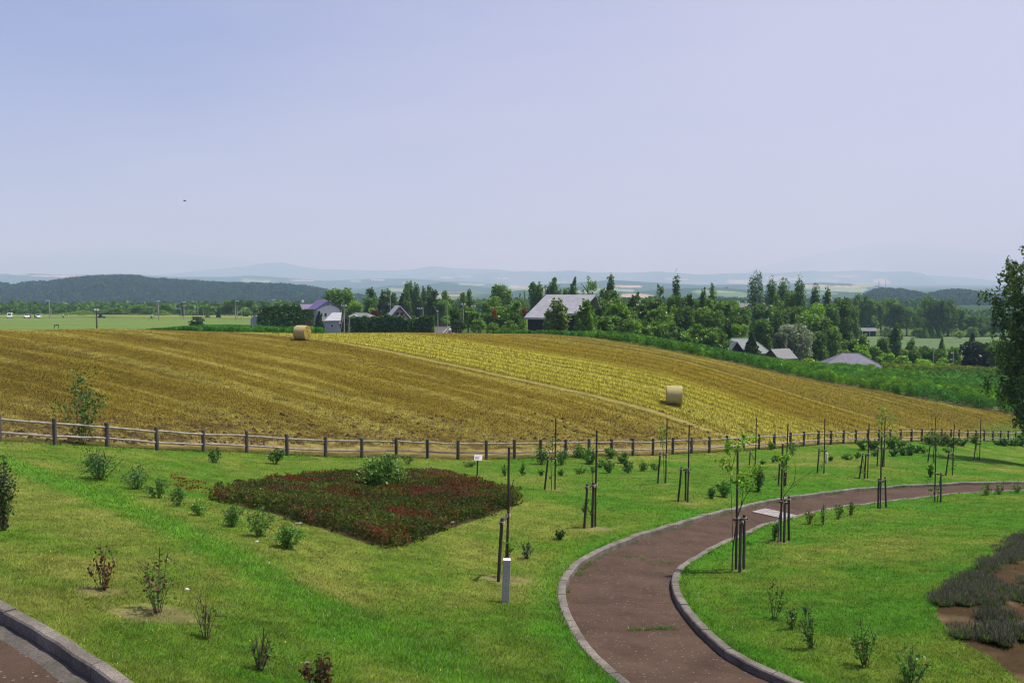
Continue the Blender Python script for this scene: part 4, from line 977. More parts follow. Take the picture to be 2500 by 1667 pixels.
def lav_clump(P0, r, h, n):
    a = rng.uniform(0, 2 * pi, n); q = np.sqrt(rng.random(n)) * r; f = 1 - (q / r) ** 2 * .55
    base = P0 + np.stack([q * .45 * np.cos(a), q * .45 * np.sin(a), np.zeros(n)], -1)
    tip = P0 + np.stack([q * 1.15 * np.cos(a), q * 1.15 * np.sin(a), h * f * rng.uniform(.6, 1.1, n)], -1)
    s = np.stack([-np.sin(a), np.cos(a), 0 * a], -1) * .008
    V1 = np.stack([base - s, base + s, tip], 1).reshape(-1, 3); k = np.exp(rng.normal(0, .25, n))[:, None]
    tone = mixc(A_(.062, .120, .036), A_(.095, .12, .060), rng.random(n))
    return V1, np.repeat(tone * k, 3, 0), tip
def lav_obj(name, clumps, label, kind=None, group=None):
    Vs_, Cs_, T = [], [], []
    for (P0, r, h, n) in clumps:
        a, c_, t = lav_clump(P0, r, h, n); Vs_.append(a); Cs_.append(c_); T.append(t[rng.random(len(t)) < .65])
    T = np.vstack(T); Vs_ = np.vstack(Vs_)
    up = T + np.stack([rng.normal(0, .012, len(T)), rng.normal(0, .012, len(T)), rng.uniform(.04, .08, len(T))], -1)
    sd = rng.normal(0, 1, (len(T), 3)); sd /= np.linalg.norm(sd, axis=1)[:, None]
    V2 = np.stack([T - sd * .010, T + sd * .010, up], 1).reshape(-1, 3)
    C2 = np.repeat(mixc(A_(.085, .080, .125), A_(.14, .15, .12), rng.random(len(T))) * np.exp(rng.normal(0, .25, (len(T), 1))), 3, 0)
    V_ = np.vstack([Vs_, V2]); o = link(name, npmesh(name, V_, np.arange(len(V_)).reshape(-1, 3), np.vstack([np.vstack(Cs_), C2])), M['leafcol'])
    return tag(o, label, 'lavender', group, kind)
LMASS = hit(*zip(*[(2284, 1500), (2300, 1450), (2350, 1412), (2391, 1388), (2430, 1352), (2470, 1322), (2505, 1308), (2640, 1290), (2640, 1500), (2520, 1490), (2480, 1500), (2440, 1500), (2400, 1478), (2360, 1495), (2325, 1508)]))[:, :2]
BARE = hit(*zip(*[(2440, 1382), (2500, 1372), (2540, 1385), (2540, 1450), (2490, 1452), (2462, 1440), (2436, 1420)]))[:, :2]
p = bed_points(LMASS, 420); p = p[~inpoly(p[:, 0], p[:, 1], BARE) | (rng.random(len(p)) < .06)]
lav_obj('lavender', [(np.array([a, b, hgt(a, b)]), rng.uniform(.16, .26), rng.uniform(.11, .19), 240) for a, b in p], 'mass of grey green lavender plants past their bloom at the right edge', 'stuff')
for (a, b, r, lab) in [(2400, 1555, .42, 'wide lavender clump on the bare soil in front of the lavender mass'), (2440, 1568, .24, 'small low lavender clump beside the wide one on bare soil'), (2482, 1552, .40, 'lavender clump on bare soil touching the right edge'), (2430, 1515, .30, 'round lavender clump just below the lavender mass')]:
    g = hit(a, b)[0]; lav_obj('lavender_plant', [(g + [rng.normal(0, r * .3), rng.normal(0, r * .3), 0], r * .6, .20, 300) for _ in range(5)], lab, None, 'single lavender clumps on bare soil')

# ---------------------------------------------------------------- posts, sign, bales, stones
g = hit(1234, 1469)[0]; e = empty('marker_post', g, 'square granite post with a paler top in front of the dark tree support', 'post', rz=.06)
hh = float(above(g, 1239, 1366)[2] - g[2]); m = MB(); m.box((0, 0, hh / 2 - .1), (.135, .135, hh + .2)); o = m.build('shaft', M['granite'], e, bevel=.008); m = MB(); m.box((0, 0, hh + .006), (.139, .139, .012)); m.build('cap', M['white'], e, bevel=.004)
e.rotation_euler[1] = .035
g = hit(2018, 1129)[0]; e = empty('marker_post', g, 'small white marker post beside a dark tree support near the fence', 'post', rz=.5)
hh = float(above(g, 2018, 1105)[2] - g[2]); m = MB(); m.box((0, 0, hh / 2 - .05), (.11, .11, hh + .1)); m.build('shaft', M['offwhite'], e, bevel=.008)
# sign on a short post
g = hit(1165, 1161)[0]; e = empty('garden_sign', g, 'small white information sign on a grey post behind the flower bed', 'sign')
tz = above(g, 1173, 1121)[2] - g[2]; k = g[1] / F
m = MB(); m.tube([(0, 0, -.1), (.02, 0, tz)], .035, 10); m.build('post', M['stakegrey'], e)
from mathutils import Matrix, Vector
bd = MB(); bd.box((0, 0, 0), (.34, .02, .26)); bo = bd.build('board', M['white'], e); bo.location = (.05, -.03, tz + .08); bo.rotation_euler = (radians(-38), .06, .03)
lm = MB()
for (cx_, cz_, w_, h_) in [(-.08, .083, .06, .016), (-.02, .09, .012, .035), (.035, .088, .03, .028), (.085, .092, .02, .02), (-.03, .02, .22, .012), (-.05, -.012, .16, .008), (-.05, -.032, .17, .008), (-.06, -.05, .12, .008), (.0, -.088, .28, .012)]:
    lm.box((cx_, -.0125, cz_), (w_, .003, h_))
lo = lm.build('printed_lines', mat_solid('sign_print', (.10, .09, .13), .7, .2, .1), bo)
# straw bales: a wound cylinder with a wrapped skin and frayed ends
def mat_bale(name, end=False):
    m, t, N, Lk = nm(name); tc = N('ShaderNodeTexCoord'); mp = N('ShaderNodeMapping'); mp.inputs['Scale'].default_value = (3, 26, 26) if not end else (1, 1, 1); Lk(tc.outputs['Object'], mp.inputs[0])
    if end:
        sx = N('ShaderNodeVectorMath', operation='MULTIPLY'); Lk(tc.outputs['Object'], sx.inputs[0]); sx.inputs[1].default_value = (0, 1, 1)
        ln = N('ShaderNodeVectorMath', operation='LENGTH'); Lk(sx.outputs[0], ln.inputs[0])
        wv = N('ShaderNodeMath', operation='SINE'); ml = N('ShaderNodeMath', operation='MULTIPLY'); Lk(ln.outputs['Value'], ml.inputs[0]); ml.inputs[1].default_value = 95; Lk(ml.outputs[0], wv.inputs[0])
        n1 = noise(N, Lk, tc.outputs['Object'], 18, 5, .8); ad = N('ShaderNodeMath', operation='MULTIPLY_ADD'); Lk(wv.outputs[0], ad.inputs[0]); ad.inputs[1].default_value = .12; Lk(n1, ad.inputs[2]); h_ = ad.outputs[0]
    else:
        h_ = noise(N, Lk, mp.outputs[0], 2.2, 6, .75)
    f = maprange(N, Lk, h_, .3, .7, .55, 1.35); c = N('ShaderNodeRGB'); c.outputs[0].default_value = (.36, .29, .06, 1) if end else (.40, .36, .16, 1)
    p = N('ShaderNodeBsdfPrincipled'); p.inputs['Roughness'].default_value = .7; p.inputs['Specular IOR Level'].default_value = .2; Lk(mul_rgb(t, N, Lk, c.outputs[0], f), p.inputs['Base Color'])
    b = N('ShaderNodeBump'); b.inputs['Distance'].default_value = .03; Lk(h_, b.inputs['Height']); Lk(b.outputs[0], p.inputs['Normal'])
    o = N('ShaderNodeOutputMaterial'); Lk(p.outputs[0], o.inputs[0]); return m
MBALE, MBEND = mat_bale('wrapped_straw'), mat_bale('cut_straw', True)
def bale(px_, py_, rz, label, w=1.25, R=.76):
    g = hit(px_, py_)[0]; e = empty('straw_bale', g, label, 'straw bale', 'round straw bales left on the field', rz)
    nr_, nl = 56, 14; V_ = []; 
    for i in range(nl + 1):
        xx = -w / 2 + w * i / nl
        for k in range(nr_):
            a = 2 * pi * k / nr_; rr = R * (1 + .012 * (vnoise(xx * 4, k * .35, 7) - .5) * 2) * (1 - .035 * (abs(2 * i / nl - 1) ** 6)); s_ = 1 - .05 * max(0, -sin(a)) ** 3
            V_.append((xx, rr * cos(a), R * .95 + rr * sin(a) * s_))
    i_ = np.arange((nl + 1) * nr_).reshape(nl + 1, nr_); Fq = np.stack([i_[:-1], np.roll(i_[:-1], -1, 1), np.roll(i_[1:], -1, 1), i_[1:]], -1).reshape(-1, 4)
    link('wrap', npmesh('wrap', V_, Fq, smooth=True), MBALE, e)
    for s_ in (-1, 1):
        m = MB(); pts = [(s_ * (w / 2 + .012 * rng.random()), 0, R * .95)]; fs = []
        for j in range(1, 7):
            for k in range(nr_):
                a = 2 * pi * k / nr_; rr = R * .985 * j / 6; pts.append((s_ * (w / 2 - .02 + rng.uniform(0, .05) * (1 if j < 6 else 0)), rr * cos(a), R * .95 + rr * sin(a) * (1 - .05 * max(0, -sin(a)) ** 3)))
        for k in range(nr_): fs.append((0, 1 + k, 1 + (k + 1) % nr_))
        for j in range(5):
            for k in range(nr_): fs.append((1 + j * nr_ + k, 1 + (j + 1) * nr_ + k, 1 + (j + 1) * nr_ + (k + 1) % nr_, 1 + j * nr_ + (k + 1) % nr_))
        m.add(pts, fs).build('end_face', MBEND, e)
    ns_ = 900; a = rng.uniform(0, 2 * pi, ns_); xx = rng.uniform(-w / 2, w / 2, ns_); fl_ = rng.random(ns_) < .45; rr = np.where(fl_, R * np.sqrt(rng.random(ns_)), R * .985)
    xx = np.where(fl_, np.sign(xx) * w / 2, xx); P_ = np.stack([xx, rr * np.cos(a), R * .95 + rr * np.sin(a)], -1); P_ = P_[P_[:, 2] > .05]
    nrm_ = np.stack([np.where(np.abs(P_[:, 0]) > w / 2 - .01, np.sign(P_[:, 0]) * 1.2, 0), P_[:, 1] / R, (P_[:, 2] - R * .95) / R], -1)
    tip = P_ + nrm_ * rng.uniform(.01, .05, (len(P_), 1)) + rng.normal(0, .045, P_.shape); sd = rng.normal(0, .006, P_.shape)
    Vq = np.stack([P_ - sd, P_ + sd, tip], 1).reshape(-1, 3); cq = np.repeat(A_(.42, .36, .15) * np.exp(rng.normal(0, .3, (len(P_), 1))), 3, 0)
    link('loose_straw', npmesh('loose_straw', Vq, np.arange(len(Vq)).reshape(-1, 3), cq), M['straw'], e)
bale(738, 830, -.30, 'round straw bale on the crest of the field, near the purple-roofed house')
bale(1646, 987, -.16, 'round straw bale on the lower slope beside the bare wheel track')
# white stones
def stone(px_, py_, w, label, mat, flat=.6):
    g = hit(px_, py_)[0]; s = w / F * g[1]; bm = bmesh.new(); bmesh.ops.create_icosphere(bm, subdivisions=2, radius=.5)
    for v in bm.verts: v.co *= 1 + .35 * (vnoise(v.co.x * 3 + 9, v.co.y * 3 + v.co.z * 5, px_) - .5)
    me = bpy.data.meshes.new('stone'); bm.to_mesh(me); bm.free(); o = link('stone', me, mat, None, (g[0], g[1], g[2] + s * flat * .3)); o.scale = (s, s * .7, s * flat); tag(o, label, 'stone', 'pale stones lying on the grass')
stone(456, 1440, 12, 'white stone on the grass right of the green and red shrub', M['offwhite']); stone(627, 1323, 9, 'small white stone under the diagonal row of shrubs', M['offwhite'])
stone(730, 1279, 20, 'long white stone at the left rim of the flower bed', M['offwhite'], .3); stone(656, 1374, 5, 'tiny pale stone low on the lawn below the shrub row', M['offwhite']); stone(1104, 1276, 13, 'grey stone at the right rim of the flower bed', M['galv'], .4)
g = above(hit(1285, 1363)[0], 1283, 1347); m = MB(); m.box((0, 0, 0), (.16, .02, .03), .3); m.box((-.05, 0, -.03), (.05, .02, .09), .3)
tag(m.build('plant_tag', M['white'], None, tuple(g)), 'white plastic tag hanging on the twiggy shrub by the granite post', 'tag')

# ---------------------------------------------------------------- the birch at the right edge
g = np.array([37.6, 62.0, float(hgt(37.6, 62.0))]); e = empty('birch_tree', g, 'large dark birch with drooping branches at the right edge', 'tree')
m = MB(); m.tube([(0, 0, -.3), (.1, 0, 3), (-.1, .1, 7), (.2, 0, 11), (.1, 0, 15.5)], [.26, .22, .17, .11, .03], 10)
Q = []; P0 = lambda a, b: above(g, a, b) - g
BL = [(2470, 625, 30, 24), (2492, 600, 22, 22), (2440, 668, 26, 18), (2470, 690, 34, 28), (2495, 660, 26, 40), (2425, 712, 20, 16), (2460, 728, 44, 24), (2430, 745, 28, 22), (2412, 726, 10, 10), (2408, 715, 8, 8), (2480, 760, 40, 34), (2445, 782, 34, 30), (2490, 810, 30, 40), (2462, 820, 20, 24), (2480, 850, 22, 30), (2492, 890, 20, 30), (2440, 845, 16, 14), (2448, 862, 26, 16), (2425, 838, 10, 8), (2470, 905, 40, 30), (2450, 930, 34, 26), (2425, 932, 14, 10), (2480, 950, 44, 30), (2465, 985, 40, 26), (2490, 1005, 34, 26), (2478, 1030, 24, 16), (2455, 960, 26, 20), (2500, 700, 30, 60),
      (2560, 640, 40, 40), (2575, 740, 55, 60), (2575, 840, 60, 70), (2575, 940, 60, 70), (2640, 600, 50, 60), (2660, 680, 70, 80), (2660, 780, 80, 90), (2650, 920, 80, 80), (2610, 560, 30, 30), (2555, 1005, 50, 35)]
brm = MB()
for (a, b, rx, ry) in BL:
    if a <= 2500: rx, ry = rx * .72, ry * .8; a = a + 30
    c_ = P0(a, b); k = g[1] / F; c_[1] += rng.normal(0, 1.0)
    anch = np.array([c_[0] * .3, c_[1] * .3, min(14.5, c_[2] * .85 + 1)]); md = (anch + c_) / 2 + [0, 0, .6]
    brm.tube([(0, 0, min(14, anch[2] * .9)), md, c_ + [0, 0, ry * k * .6]], [.06, .04, .012], 5)
    nstr = int(rx * ry * (.026 if a < 2505 else .045)) + 4
    for _ in range(nstr):
        s0 = c_ + rng.normal(0, .5, 3) * [rx * k, 1.2, ry * k]; ln = abs(rng.normal(.7, .4)); nl = int(12 + ln * 16); t = rng.random(nl)[:, None]
        Q.append(s0 - [0, 0, 1] * t * ln + rng.normal(0, .10, (nl, 3)))
m.build('trunk', M['birchbark'], e); brm.build('branches', M['twig'], e)
Q = np.vstack(Q); leaf_obj('crown', Q, rng.uniform(.09, .16, len(Q)), (.055, .105, .020), e, hang=.55, aspect=1.7)
# ---------------------------------------------------------------- houses and sheds beyond the crest
RM = {'purple': mat_ribbed('purple_sheet_roof', (.115, .085, .21), 'Y', 1.6, .03), 'greyroof': mat_ribbed('grey_sheet_roof', (.155, .165, .18), 'X', 2.4, .03),
      'barnroof': mat_ribbed('barn_sheet_roof', (.29, .30, .325), 'Z', 2.0, .04, .16), 'greenroof': mat_ribbed('pale_green_roof', (.17, .215, .205), 'X', 2.0, .03),
      'blueroof': mat_ribbed('blue_grey_roof', (.115, .12, .165), 'X', 2.0, .03, .22), 'brownroof': mat_ribbed('brown_roof', (.14, .11, .10), 'X', 2, .02), 'whiteroof': mat_ribbed('pale_roof', (.34, .36, .375), 'X', 2.2, .02),
      'siding': mat_ribbed('grey_blue_siding', (.30, .32, .40), 'Z', 3.5, .02, .08, .8), 'whitewall': mat_ribbed('white_siding', (.66, .67, .70), 'Z', 3.5, .015, .06, .8), 'pink': mat_ribbed('pink_boards', (.36, .20, .24), 'X', 3.5, .02, .1, .8),
      'darkwall': mat_ribbed('black_boards', (.016, .017, .024), 'X', 2.5, .03, .2, .85), 'greywall': mat_solid('plain_wall', (.34, .36, .42), .85, .2, .1), 'cream': mat_solid('cream_wall', (.55, .52, .38), .85, .2, .08), 'brownwall': mat_solid('brown_wall', (.15, .11, .09), .85, .2, .15)}
def house(px_, d, rz, label, cat='house', name='house', group=None):
    g = at(px_, d); return empty(name, g, label, cat, group, rz), g
def gable(e, cx_, cy_, w, l, z0, ze, zr, wallm, roofm, gablem=None, over=.35, th=.14, wname='wall', rname='roof', ridge='y'):
    """gabled block; ridge along local y (or x), walls z0..ze, ridge height zr"""
    def R(p): return (cx_ + p[0], cy_ + p[1], p[2]) if ridge == 'y' else (cx_ - p[1], cy_ + p[0], p[2])
    hw, hl = w / 2, l / 2
    m = MB()
    m.add([R(p) for p in [(-hw, -hl, z0), (hw, -hl, z0), (hw, hl, z0), (-hw, hl, z0), (-hw, -hl, ze), (hw, -hl, ze), (hw, hl, ze), (-hw, hl, ze), (0, -hl, zr), (0, hl, zr)]],
          [(0, 3, 2, 1), (0, 1, 5, 8, 4), (2, 3, 7, 9, 6), (1, 2, 6, 5), (3, 0, 4, 7), (4, 8, 9, 7), (5, 6, 9, 8)])
    w_ = m.build(wname, wallm, e)
    sl_ = (zr - ze) / hw; ro = MB(); dz = .02
    for s in (-1, 1):
        a = [(0, -hl - over, zr + dz), (s * (hw + over), -hl - over, ze - sl_ * over + dz), (s * (hw + over), hl + over, ze - sl_ * over + dz), (0, hl + over, zr + dz)]
        ro.prism([R(p) for p in a], (0, 0, th))
    r_ = ro.build(rname, roofm, e)
    return w_, r_
def window(e, c, w, h, rz=0.0, nrm=(0, -1), frame='white', panes=2):
    m = MB(); cx_, cy_, cz_ = c
    nx, ny = nrm; tx, ty = -ny, nx; fr = .07
    def bx(o, dz, ww, hh, dep, mb, out): mb.prism([(cx_ + tx * (o + a * ww / 2) + nx * out, cy_ + ty * (o + a * ww / 2) + ny * out, cz_ + dz + b_ * hh / 2) for a, b_ in ((-1, -1), (1, -1), (1, 1), (-1, 1))], (nx * dep, ny * dep, 0))
    bx(0, h / 2 + fr / 2, w + 2 * fr, fr, .06, m, .003); bx(0, -h / 2 - fr / 2, w + 2 * fr, fr, .08, m, .003)
    bx(-w / 2 - fr / 2, 0, fr, h, .06, m, .003); bx(w / 2 + fr / 2, 0, fr, h, .06, m, .003)
    for k in range(1, panes): bx(-w / 2 + w * k / panes, 0, .05, h, .055, m, .003)
    f = m.build('window', M[frame], e); g2 = MB(); bx(0, 0, w, h, .02, g2, .003); g2.build('pane', M['glass'], f)
    return f
def hip(e, w, l, z0, ze, zr, rl, wallm, roofm, over=.5):
    m = MB(); m.box((0, 0, (z0 + ze) / 2), (w, l, ze - z0)); m.build('wall', wallm, e)
    a, b, r2 = w / 2 + over, l / 2 + over, rl / 2; ro = MB()
    ro.add([(-a, -b, ze), (a, -b, ze), (a, b, ze), (-a, b, ze), (-r2, 0, zr), (r2, 0, zr), (-a, -b, ze - .15), (a, -b, ze - .15), (a, b, ze - .15), (-a, b, ze - .15)],
           [(0, 1, 5, 4), (1, 2, 5), (2, 3, 4, 5), (3, 0, 4), (6, 7, 1, 0), (7, 8, 2, 1), (8, 9, 3, 2), (9, 6, 0, 3), (9, 8, 7, 6)])
    r = ro.build('roof', roofm, e); c = MB(); c.tube([(-r2, 0, zr), (r2, 0, zr)], .10, 6)
    for s in (-1, 1):
        for t in (-1, 1): c.tube([(s * r2, 0, zr), (s * a, t * b, ze)], .08, 6)
    c.build('ridge_cap', roofm, r)
    return r
def zpx(px_, py_, d): u, s = ray(px_, py_); return float(s * d)
# purple-roofed house
D1 = 238.0; e, g = house(790, D1, radians(29), 'two storey grey and white house with a purple roof')
k = D1 / F; ze = zpx(790, 753, D1) - g[2]; zr = zpx(799, 733, D1) - g[2] - .1
w_, r_ = gable(e, 0, 0, 6.4, 8.2, -.5, ze, zr, RM['siding'], RM['purple'], over=.45)
m = MB(); m.prism([(-2.9, -4.105, ze - 3.2), (3.15, -4.105, ze - 3.2), (3.15, -4.105, ze - .2), (2.0, -4.105, ze + .55), (.4, -4.105, ze + .95), (-1.4, -4.105, ze + .55), (-2.9, -4.105, ze - .2)], (0, -.03, 0)); m.build('gable_cladding', RM['whitewall'], e)
for x_, ww in ((-1.75, .45), (-.75, .6), (1.45, .5), (2.25, .5)): window(e, (x_, -4.137, ze - 1.55), ww, .95, panes=1)
window(e, (0, -4.1, zr - 1.0), .5, .7, panes=2)
window(e, (-3.2, -2.6, ze - 1.6), 1.0, 1.1, nrm=(-1, 0)); window(e, (-3.2, .2, ze - 1.3), .7, .5, nrm=(-1, 0), panes=1); window(e, (-3.2, 2.6, ze - 1.7), .8, 1.0, nrm=(-1, 0))
gable(e, -3.6, 3.0, 3.2, 3.0, -.5, ze - .5, ze + .95, RM['siding'], RM['purple'], over=.3, wname='wing_wall', rname='wing_roof', ridge='x')
m = MB(); m.prism([(-1.6, -4.2, ze - 3.1), (3.6, -4.2, ze - 3.1), (3.6, -7.0, ze - 3.9), (-1.6, -7.0, ze - 3.9)], (0, 0, .14)); m.build('porch_roof', RM['brownroof'], e)
m = MB(); m.box((1.0, -5.4, (ze - 4.2) / 2), (4.8, 2.4, ze - 3.8)); pw = m.build('porch_wall', RM['cream'], e)
m = MB(); [m.box((x_, 0, zr + .28), (.28, .28, .35)) for x_ in ()]; 
for i in range(4): m.box((-.05, -1.9 + i * .75, zr + .2), (.2, .14, .22))
m.build('roof_vent', M['galv'], r_)
m = MB(); m.box((3.5, -3.4, ze - 1.9), (.12, 1.2, 3.2)); m.build('corner_board', M['white'], e)
m = MB(); m.tube([(-4.4, 3.6, ze + .2), (-4.4, 3.6, ze + 1.6)], .03, 6); m.build('antenna_mast', M['galv'], e); m = MB()
m.tube([(-4.4, 3.45, ze + 1.9), (-4.4, 3.55, ze + 1.9), (-4.4, 3.6, ze + 1.9)], [.36, .30, .08], 12); m.build('dish', M['white'], e)
# annex and garage
D2 = 214.0; e, g = house(811, D2, radians(16), 'low grey outbuilding with a pale lean-to roof beside the utility pole', 'shed', 'outbuilding')
ze = zpx(811, 784, D2) - g[2]; m = MB(); m.box((0, 2, (ze - .6) / 2), (3.3, 4.0, ze + .6)); m.build('wall', RM['greywall'], e)
ro = MB(); ro.prism([(-1.9, -.35, ze + .02), (1.9, -.35, ze + .02), (2.7, 4.6, ze + 1.75), (.4, 4.6, ze + 1.75)], (0, 0, .12)); ro.build('roof', RM['whiteroof'], e)
window(e, (0, 0, ze - 1.1), .55, .5, panes=1)
D3 = 232.0; e, g = house(882, D3, radians(-8), 'low building with grey hipped roof and white gable behind the long hedge')
ze = zpx(882, 773, D3) - g[2]; hip(e, 5.2, 5.0, -.5, ze, ze + 1.0, 2.4, RM['whitewall'], RM['greyroof'], .4)
gable(e, -.7, -2.6, 2.9, 1.4, -.5, ze - .35, ze + .35, RM['whitewall'], RM['whiteroof'], over=.15, wname='gable_wall', rname='gable_roof')
# A-frame
D4 = 224.0; k = D4 / F; e, g = house(972, D4, radians(14), 'pink A-frame house with steep white edged roof')
zr = zpx(971, 748, D4) - g[2]; hw = zr * .88
m = MB(); m.prism([(-hw + .3, -3.5, -.3), (hw - .3, -3.5, -.3), (0, -3.5, zr - .3)], (0, 7, 0)); m.build('wall', RM['pink'], e)
ro = MB()
for s in (-1, 1): ro.prism([(0, -4.1, zr), (s * hw * 1.03, -4.1, -.3), (s * hw * 1.03, 4.1, -.3), (0, 4.1, zr)], (s * .26, 0, .12))
ro.build('roof', RM['whiteroof'], e)
m = MB(); m.prism([(.02, -4.14, zr + .1), (.55, -4.14, zr - .25), (hw * 1.03 + .55, -4.14, -.3), (hw * 1.03 - .05, -4.14, -.3)], (0, .035, 0)); m.build('bargeboard', M['white'], e)
for x_ in (-.45, .55): window(e, (x_ - .05, -3.5, zr - 1.75), .55, .55, panes=1, frame='brownframe' if 'brownframe' in M else 'dark')
for x_ in (-1.1, 1.0): window(e, (x_, -3.5, zr - 2.4), .2, .2, panes=1, frame='dark')
pz = zr - 2.0; pw_ = pz * .78
m = MB(); m.prism([(-pw_ - .1, -5.4, -.3), (pw_ - .5, -5.4, -.3), (-.35, -5.4, pz - .25)], (0, 1.85, 0)); m.build('porch_wall', RM['pink'], e)
ro = MB()
for s in (-1, 1): ro.prism([(-.3, -5.8, pz), (-.3 + s * pw_, -5.8, -.3), (-.3 + s * pw_, -4.15, -.3), (-.3, -4.15, pz)], (s * .2, 0, .1))
ro.build('porch_roof', RM['whiteroof'], e)
# white tunnel shed at the left end of the hedge
D5 = 214.0; g = at(623, D5); e = empty('tunnel_shed', g, 'small round topped grey and white shed at the left end of the dark hedge', 'shed', rz=radians(-24))
hh = zpx(623, 771, D5) - g[2]; rr = 1.35; m = MB(); pr = [(-rr, 0, -.3)] + [(rr * cos(a), 0, hh - rr + rr * sin(a)) for a in np.linspace(pi, 0, 14)] + [(rr, 0, -.3)]
m.prism([(x_, 0, z_) for x_, _, z_ in pr], (0, .05, 0)); m.build('end_wall', RM['greywall'], e)
m = MB(); n = len(pr); m.add([(x_ * 1.03, .055, z_ + .03) for x_, _, z_ in pr] + [(x_ * 1.03, 4.5, z_ + .03) for x_, _, z_ in pr], [(i, i + 1, n + i + 1, n + i) for i in range(n - 1)]); m.build('cover', M['white'], e)
# barn
D6 = 168.0; k = D6 / F; g = at(1345, D6); al = radians(-35); e = empty('barn', g, 'large black barn with a broad pale lavender grey metal roof', 'barn', rz=al)
# local: x along the ridge, -y toward the eave that faces the camera
zR = zpx(1395, 720, D6 + 2) - g[2]; zE = zpx(1280, 777, D6 - 4) - g[2]; span = 6.6
def inv(pxx, pyy, zz):
    """local point on the pixel's ray at local height zz"""
    u, s = ray(pxx, pyy); d = (g[2] + zz) / s; x_, y_ = u * d - g[0], d - g[1]
    return (x_ * cos(al) + y_ * sin(al), -x_ * sin(al) + y_ * cos(al), zz)
zE = zR - 4.1
A1, A2 = inv(1334, 721, zR), inv(1455, 721, zR)
xl, yr = A1[0], A1[1]
def _px(xx): X_ = g[0] + xx * cos(al) - yr * sin(al); Y_ = g[1] + xx * sin(al) + yr * cos(al); return float(proj(X_, Y_, g[2] + zR)[0])
xr = min(np.arange(xl + 5, xl + 30, .05), key=lambda q_: abs(_px(q_) - 1455))
u_, s_ = ray(1280, 777); best = None
for zz in np.linspace(zR - 7, zR - 2, 200):
    q = inv(1280, 777, zz)
    if best is None or abs(q[0] - xl) < best[0]: best = (abs(q[0] - xl), q)
E1 = best[1]; zE, ye = E1[2], E1[1]; sp = yr - ye
ye2 = yr - sp * .80; zE2 = zR - (zR - zE) * .80
ro = MB(); ro.prism([(xl, ye, zE), (xl + 4.6, ye, zE), (xl + 4.6, ye2, zE2), (xr, ye2, zE2), (xr, yr, zR), (xl, yr, zR)], (0, 0, .16))
ro.prism([(xl, yr + .01, zR), (xr, yr + .01, zR), (xr, yr + sp * .22, zR - 2.2), (xl, yr + sp * .22, zR - 2.2)], (0, 0, .16)); ro.build('roof', RM['barnroof'], e)
m = MB(); m.box(((xl + .5 + xl + 4.3) / 2, (ye + .5 + yr) / 2, (zE - 1.2) / 2 - .05), (3.8, yr - ye - .5, zE + 1.0)); m.box(((xl + 4.3 + xr - .4) / 2 + .002, (ye2 + .5 + yr + sp * .1) / 2, (zE2 - 1.2) / 2 - .1), (xr - xl - 4.7, yr + sp * .1 - ye2 - .5, zE2 + .8))
m.build('wall', RM['darkwall'], e); m = MB(); m.box((xl + 2.3, ye + .02, zE - .06), (4.6, .06, .2)); m.box(((xl + 4.6 + xr) / 2, ye2 + .02, zE2 - .06), (xr - xl - 4.6, .06, .2)); m.build('fascia', M['galv'], e)
# roofs in the dip to the right
D7 = 172.0; g = at(1812, D7); e = empty('house', g, 'house with a pale green roof half hidden by a dark conifer', 'house', None, radians(4)); zr = zpx(1800, 826, D7) - g[2]; ze = zpx(1873, 858, D7 + 1) - g[2]
hip(e, 7.6, 7.0, -1, ze, zr, 4.0, RM['brownwall'], RM['greenroof'], .6)
gable(e, -2.3, -2.6, 2.6, 3.0, -1, ze + .3, zr - .5, RM['darkwall'], RM['greenroof'], over=.3, wname='dormer_wall', rname='dormer_roof')
D8 = 163.0; g = at(1905, D8); e = empty('shed', g, 'small shed with grey ribbed roof next to the green roofed house', 'shed', None, radians(28)); zr = zpx(1895, 854, D8) - g[2]; ze = zpx(1930, 871, D8) - g[2]
gable(e, 0, 0, 3.4, 3.6, -1, ze, zr + .05, RM['brownwall'], RM['greyroof'], over=.45, ridge='x')
D9 = 176.0; g = at(2078, D9 + 4); e = empty('house', g, 'house showing only its wide blue grey hipped roof above the crop', 'house', None, radians(-14)); zr = zpx(2075, 862, D9 + 4) - g[2]; ze = zpx(2085, 897, D9) - g[2]
r = hip(e, 11.0, 8.4, -1, ze, zr, 3.0, RM['brownwall'], RM['blueroof'], .6)
D10 = 414.0; g = at(2119, D10); e = empty('pavilion', g, 'open pavilion with a low grey roof under the tall trees', 'pavilion', None, radians(-4)); zr = zpx(2119, 801, D10) - g[2]; ze = zr - 1.3
ro = MB()
for s in (-1, 1): ro.prism([(-3.5, 0, zr), (3.5, 0, zr), (3.7, s * 3.2, ze), (-3.7, s * 3.2, ze)], (0, 0, .15))
ro.build('roof', RM['greyroof'], e)
for x_ in (-3.2, 0, 3.2):
    for y_ in (-2.8, 2.8): m = MB(); m.tube([(x_, y_, -.5), (x_, y_, ze + .1)], .14, 8); m.build('pillar', M['birchbark'], e)
m = MB(); m.box((0, .4, ze / 2), (6.6, 2.2, ze)); m.build('back_wall', RM['darkwall'], e)
D11 = 292.0; g = at(1838, D11); e = empty('long_building', g, 'long pale roofed building with white roof vents behind the tall poplar', 'building', None, radians(3)); zr = zpx(1838, 741, D11) - g[2]; ze = zr - 2.2
gable(e, 0, 0, 9, 16, -1, ze, zr, RM['whitewall'], RM['greyroof'], over=.4, ridge='x')
for x_ in (-4.8, -2.4, 3.2, 5.4): m = MB(); m.tube([(x_, 0, zr), (x_, 0, zr + .55), (x_, 0, zr + .75)], [.35, .35, .5], 10); m.build('roof_vent', M['white'], e)
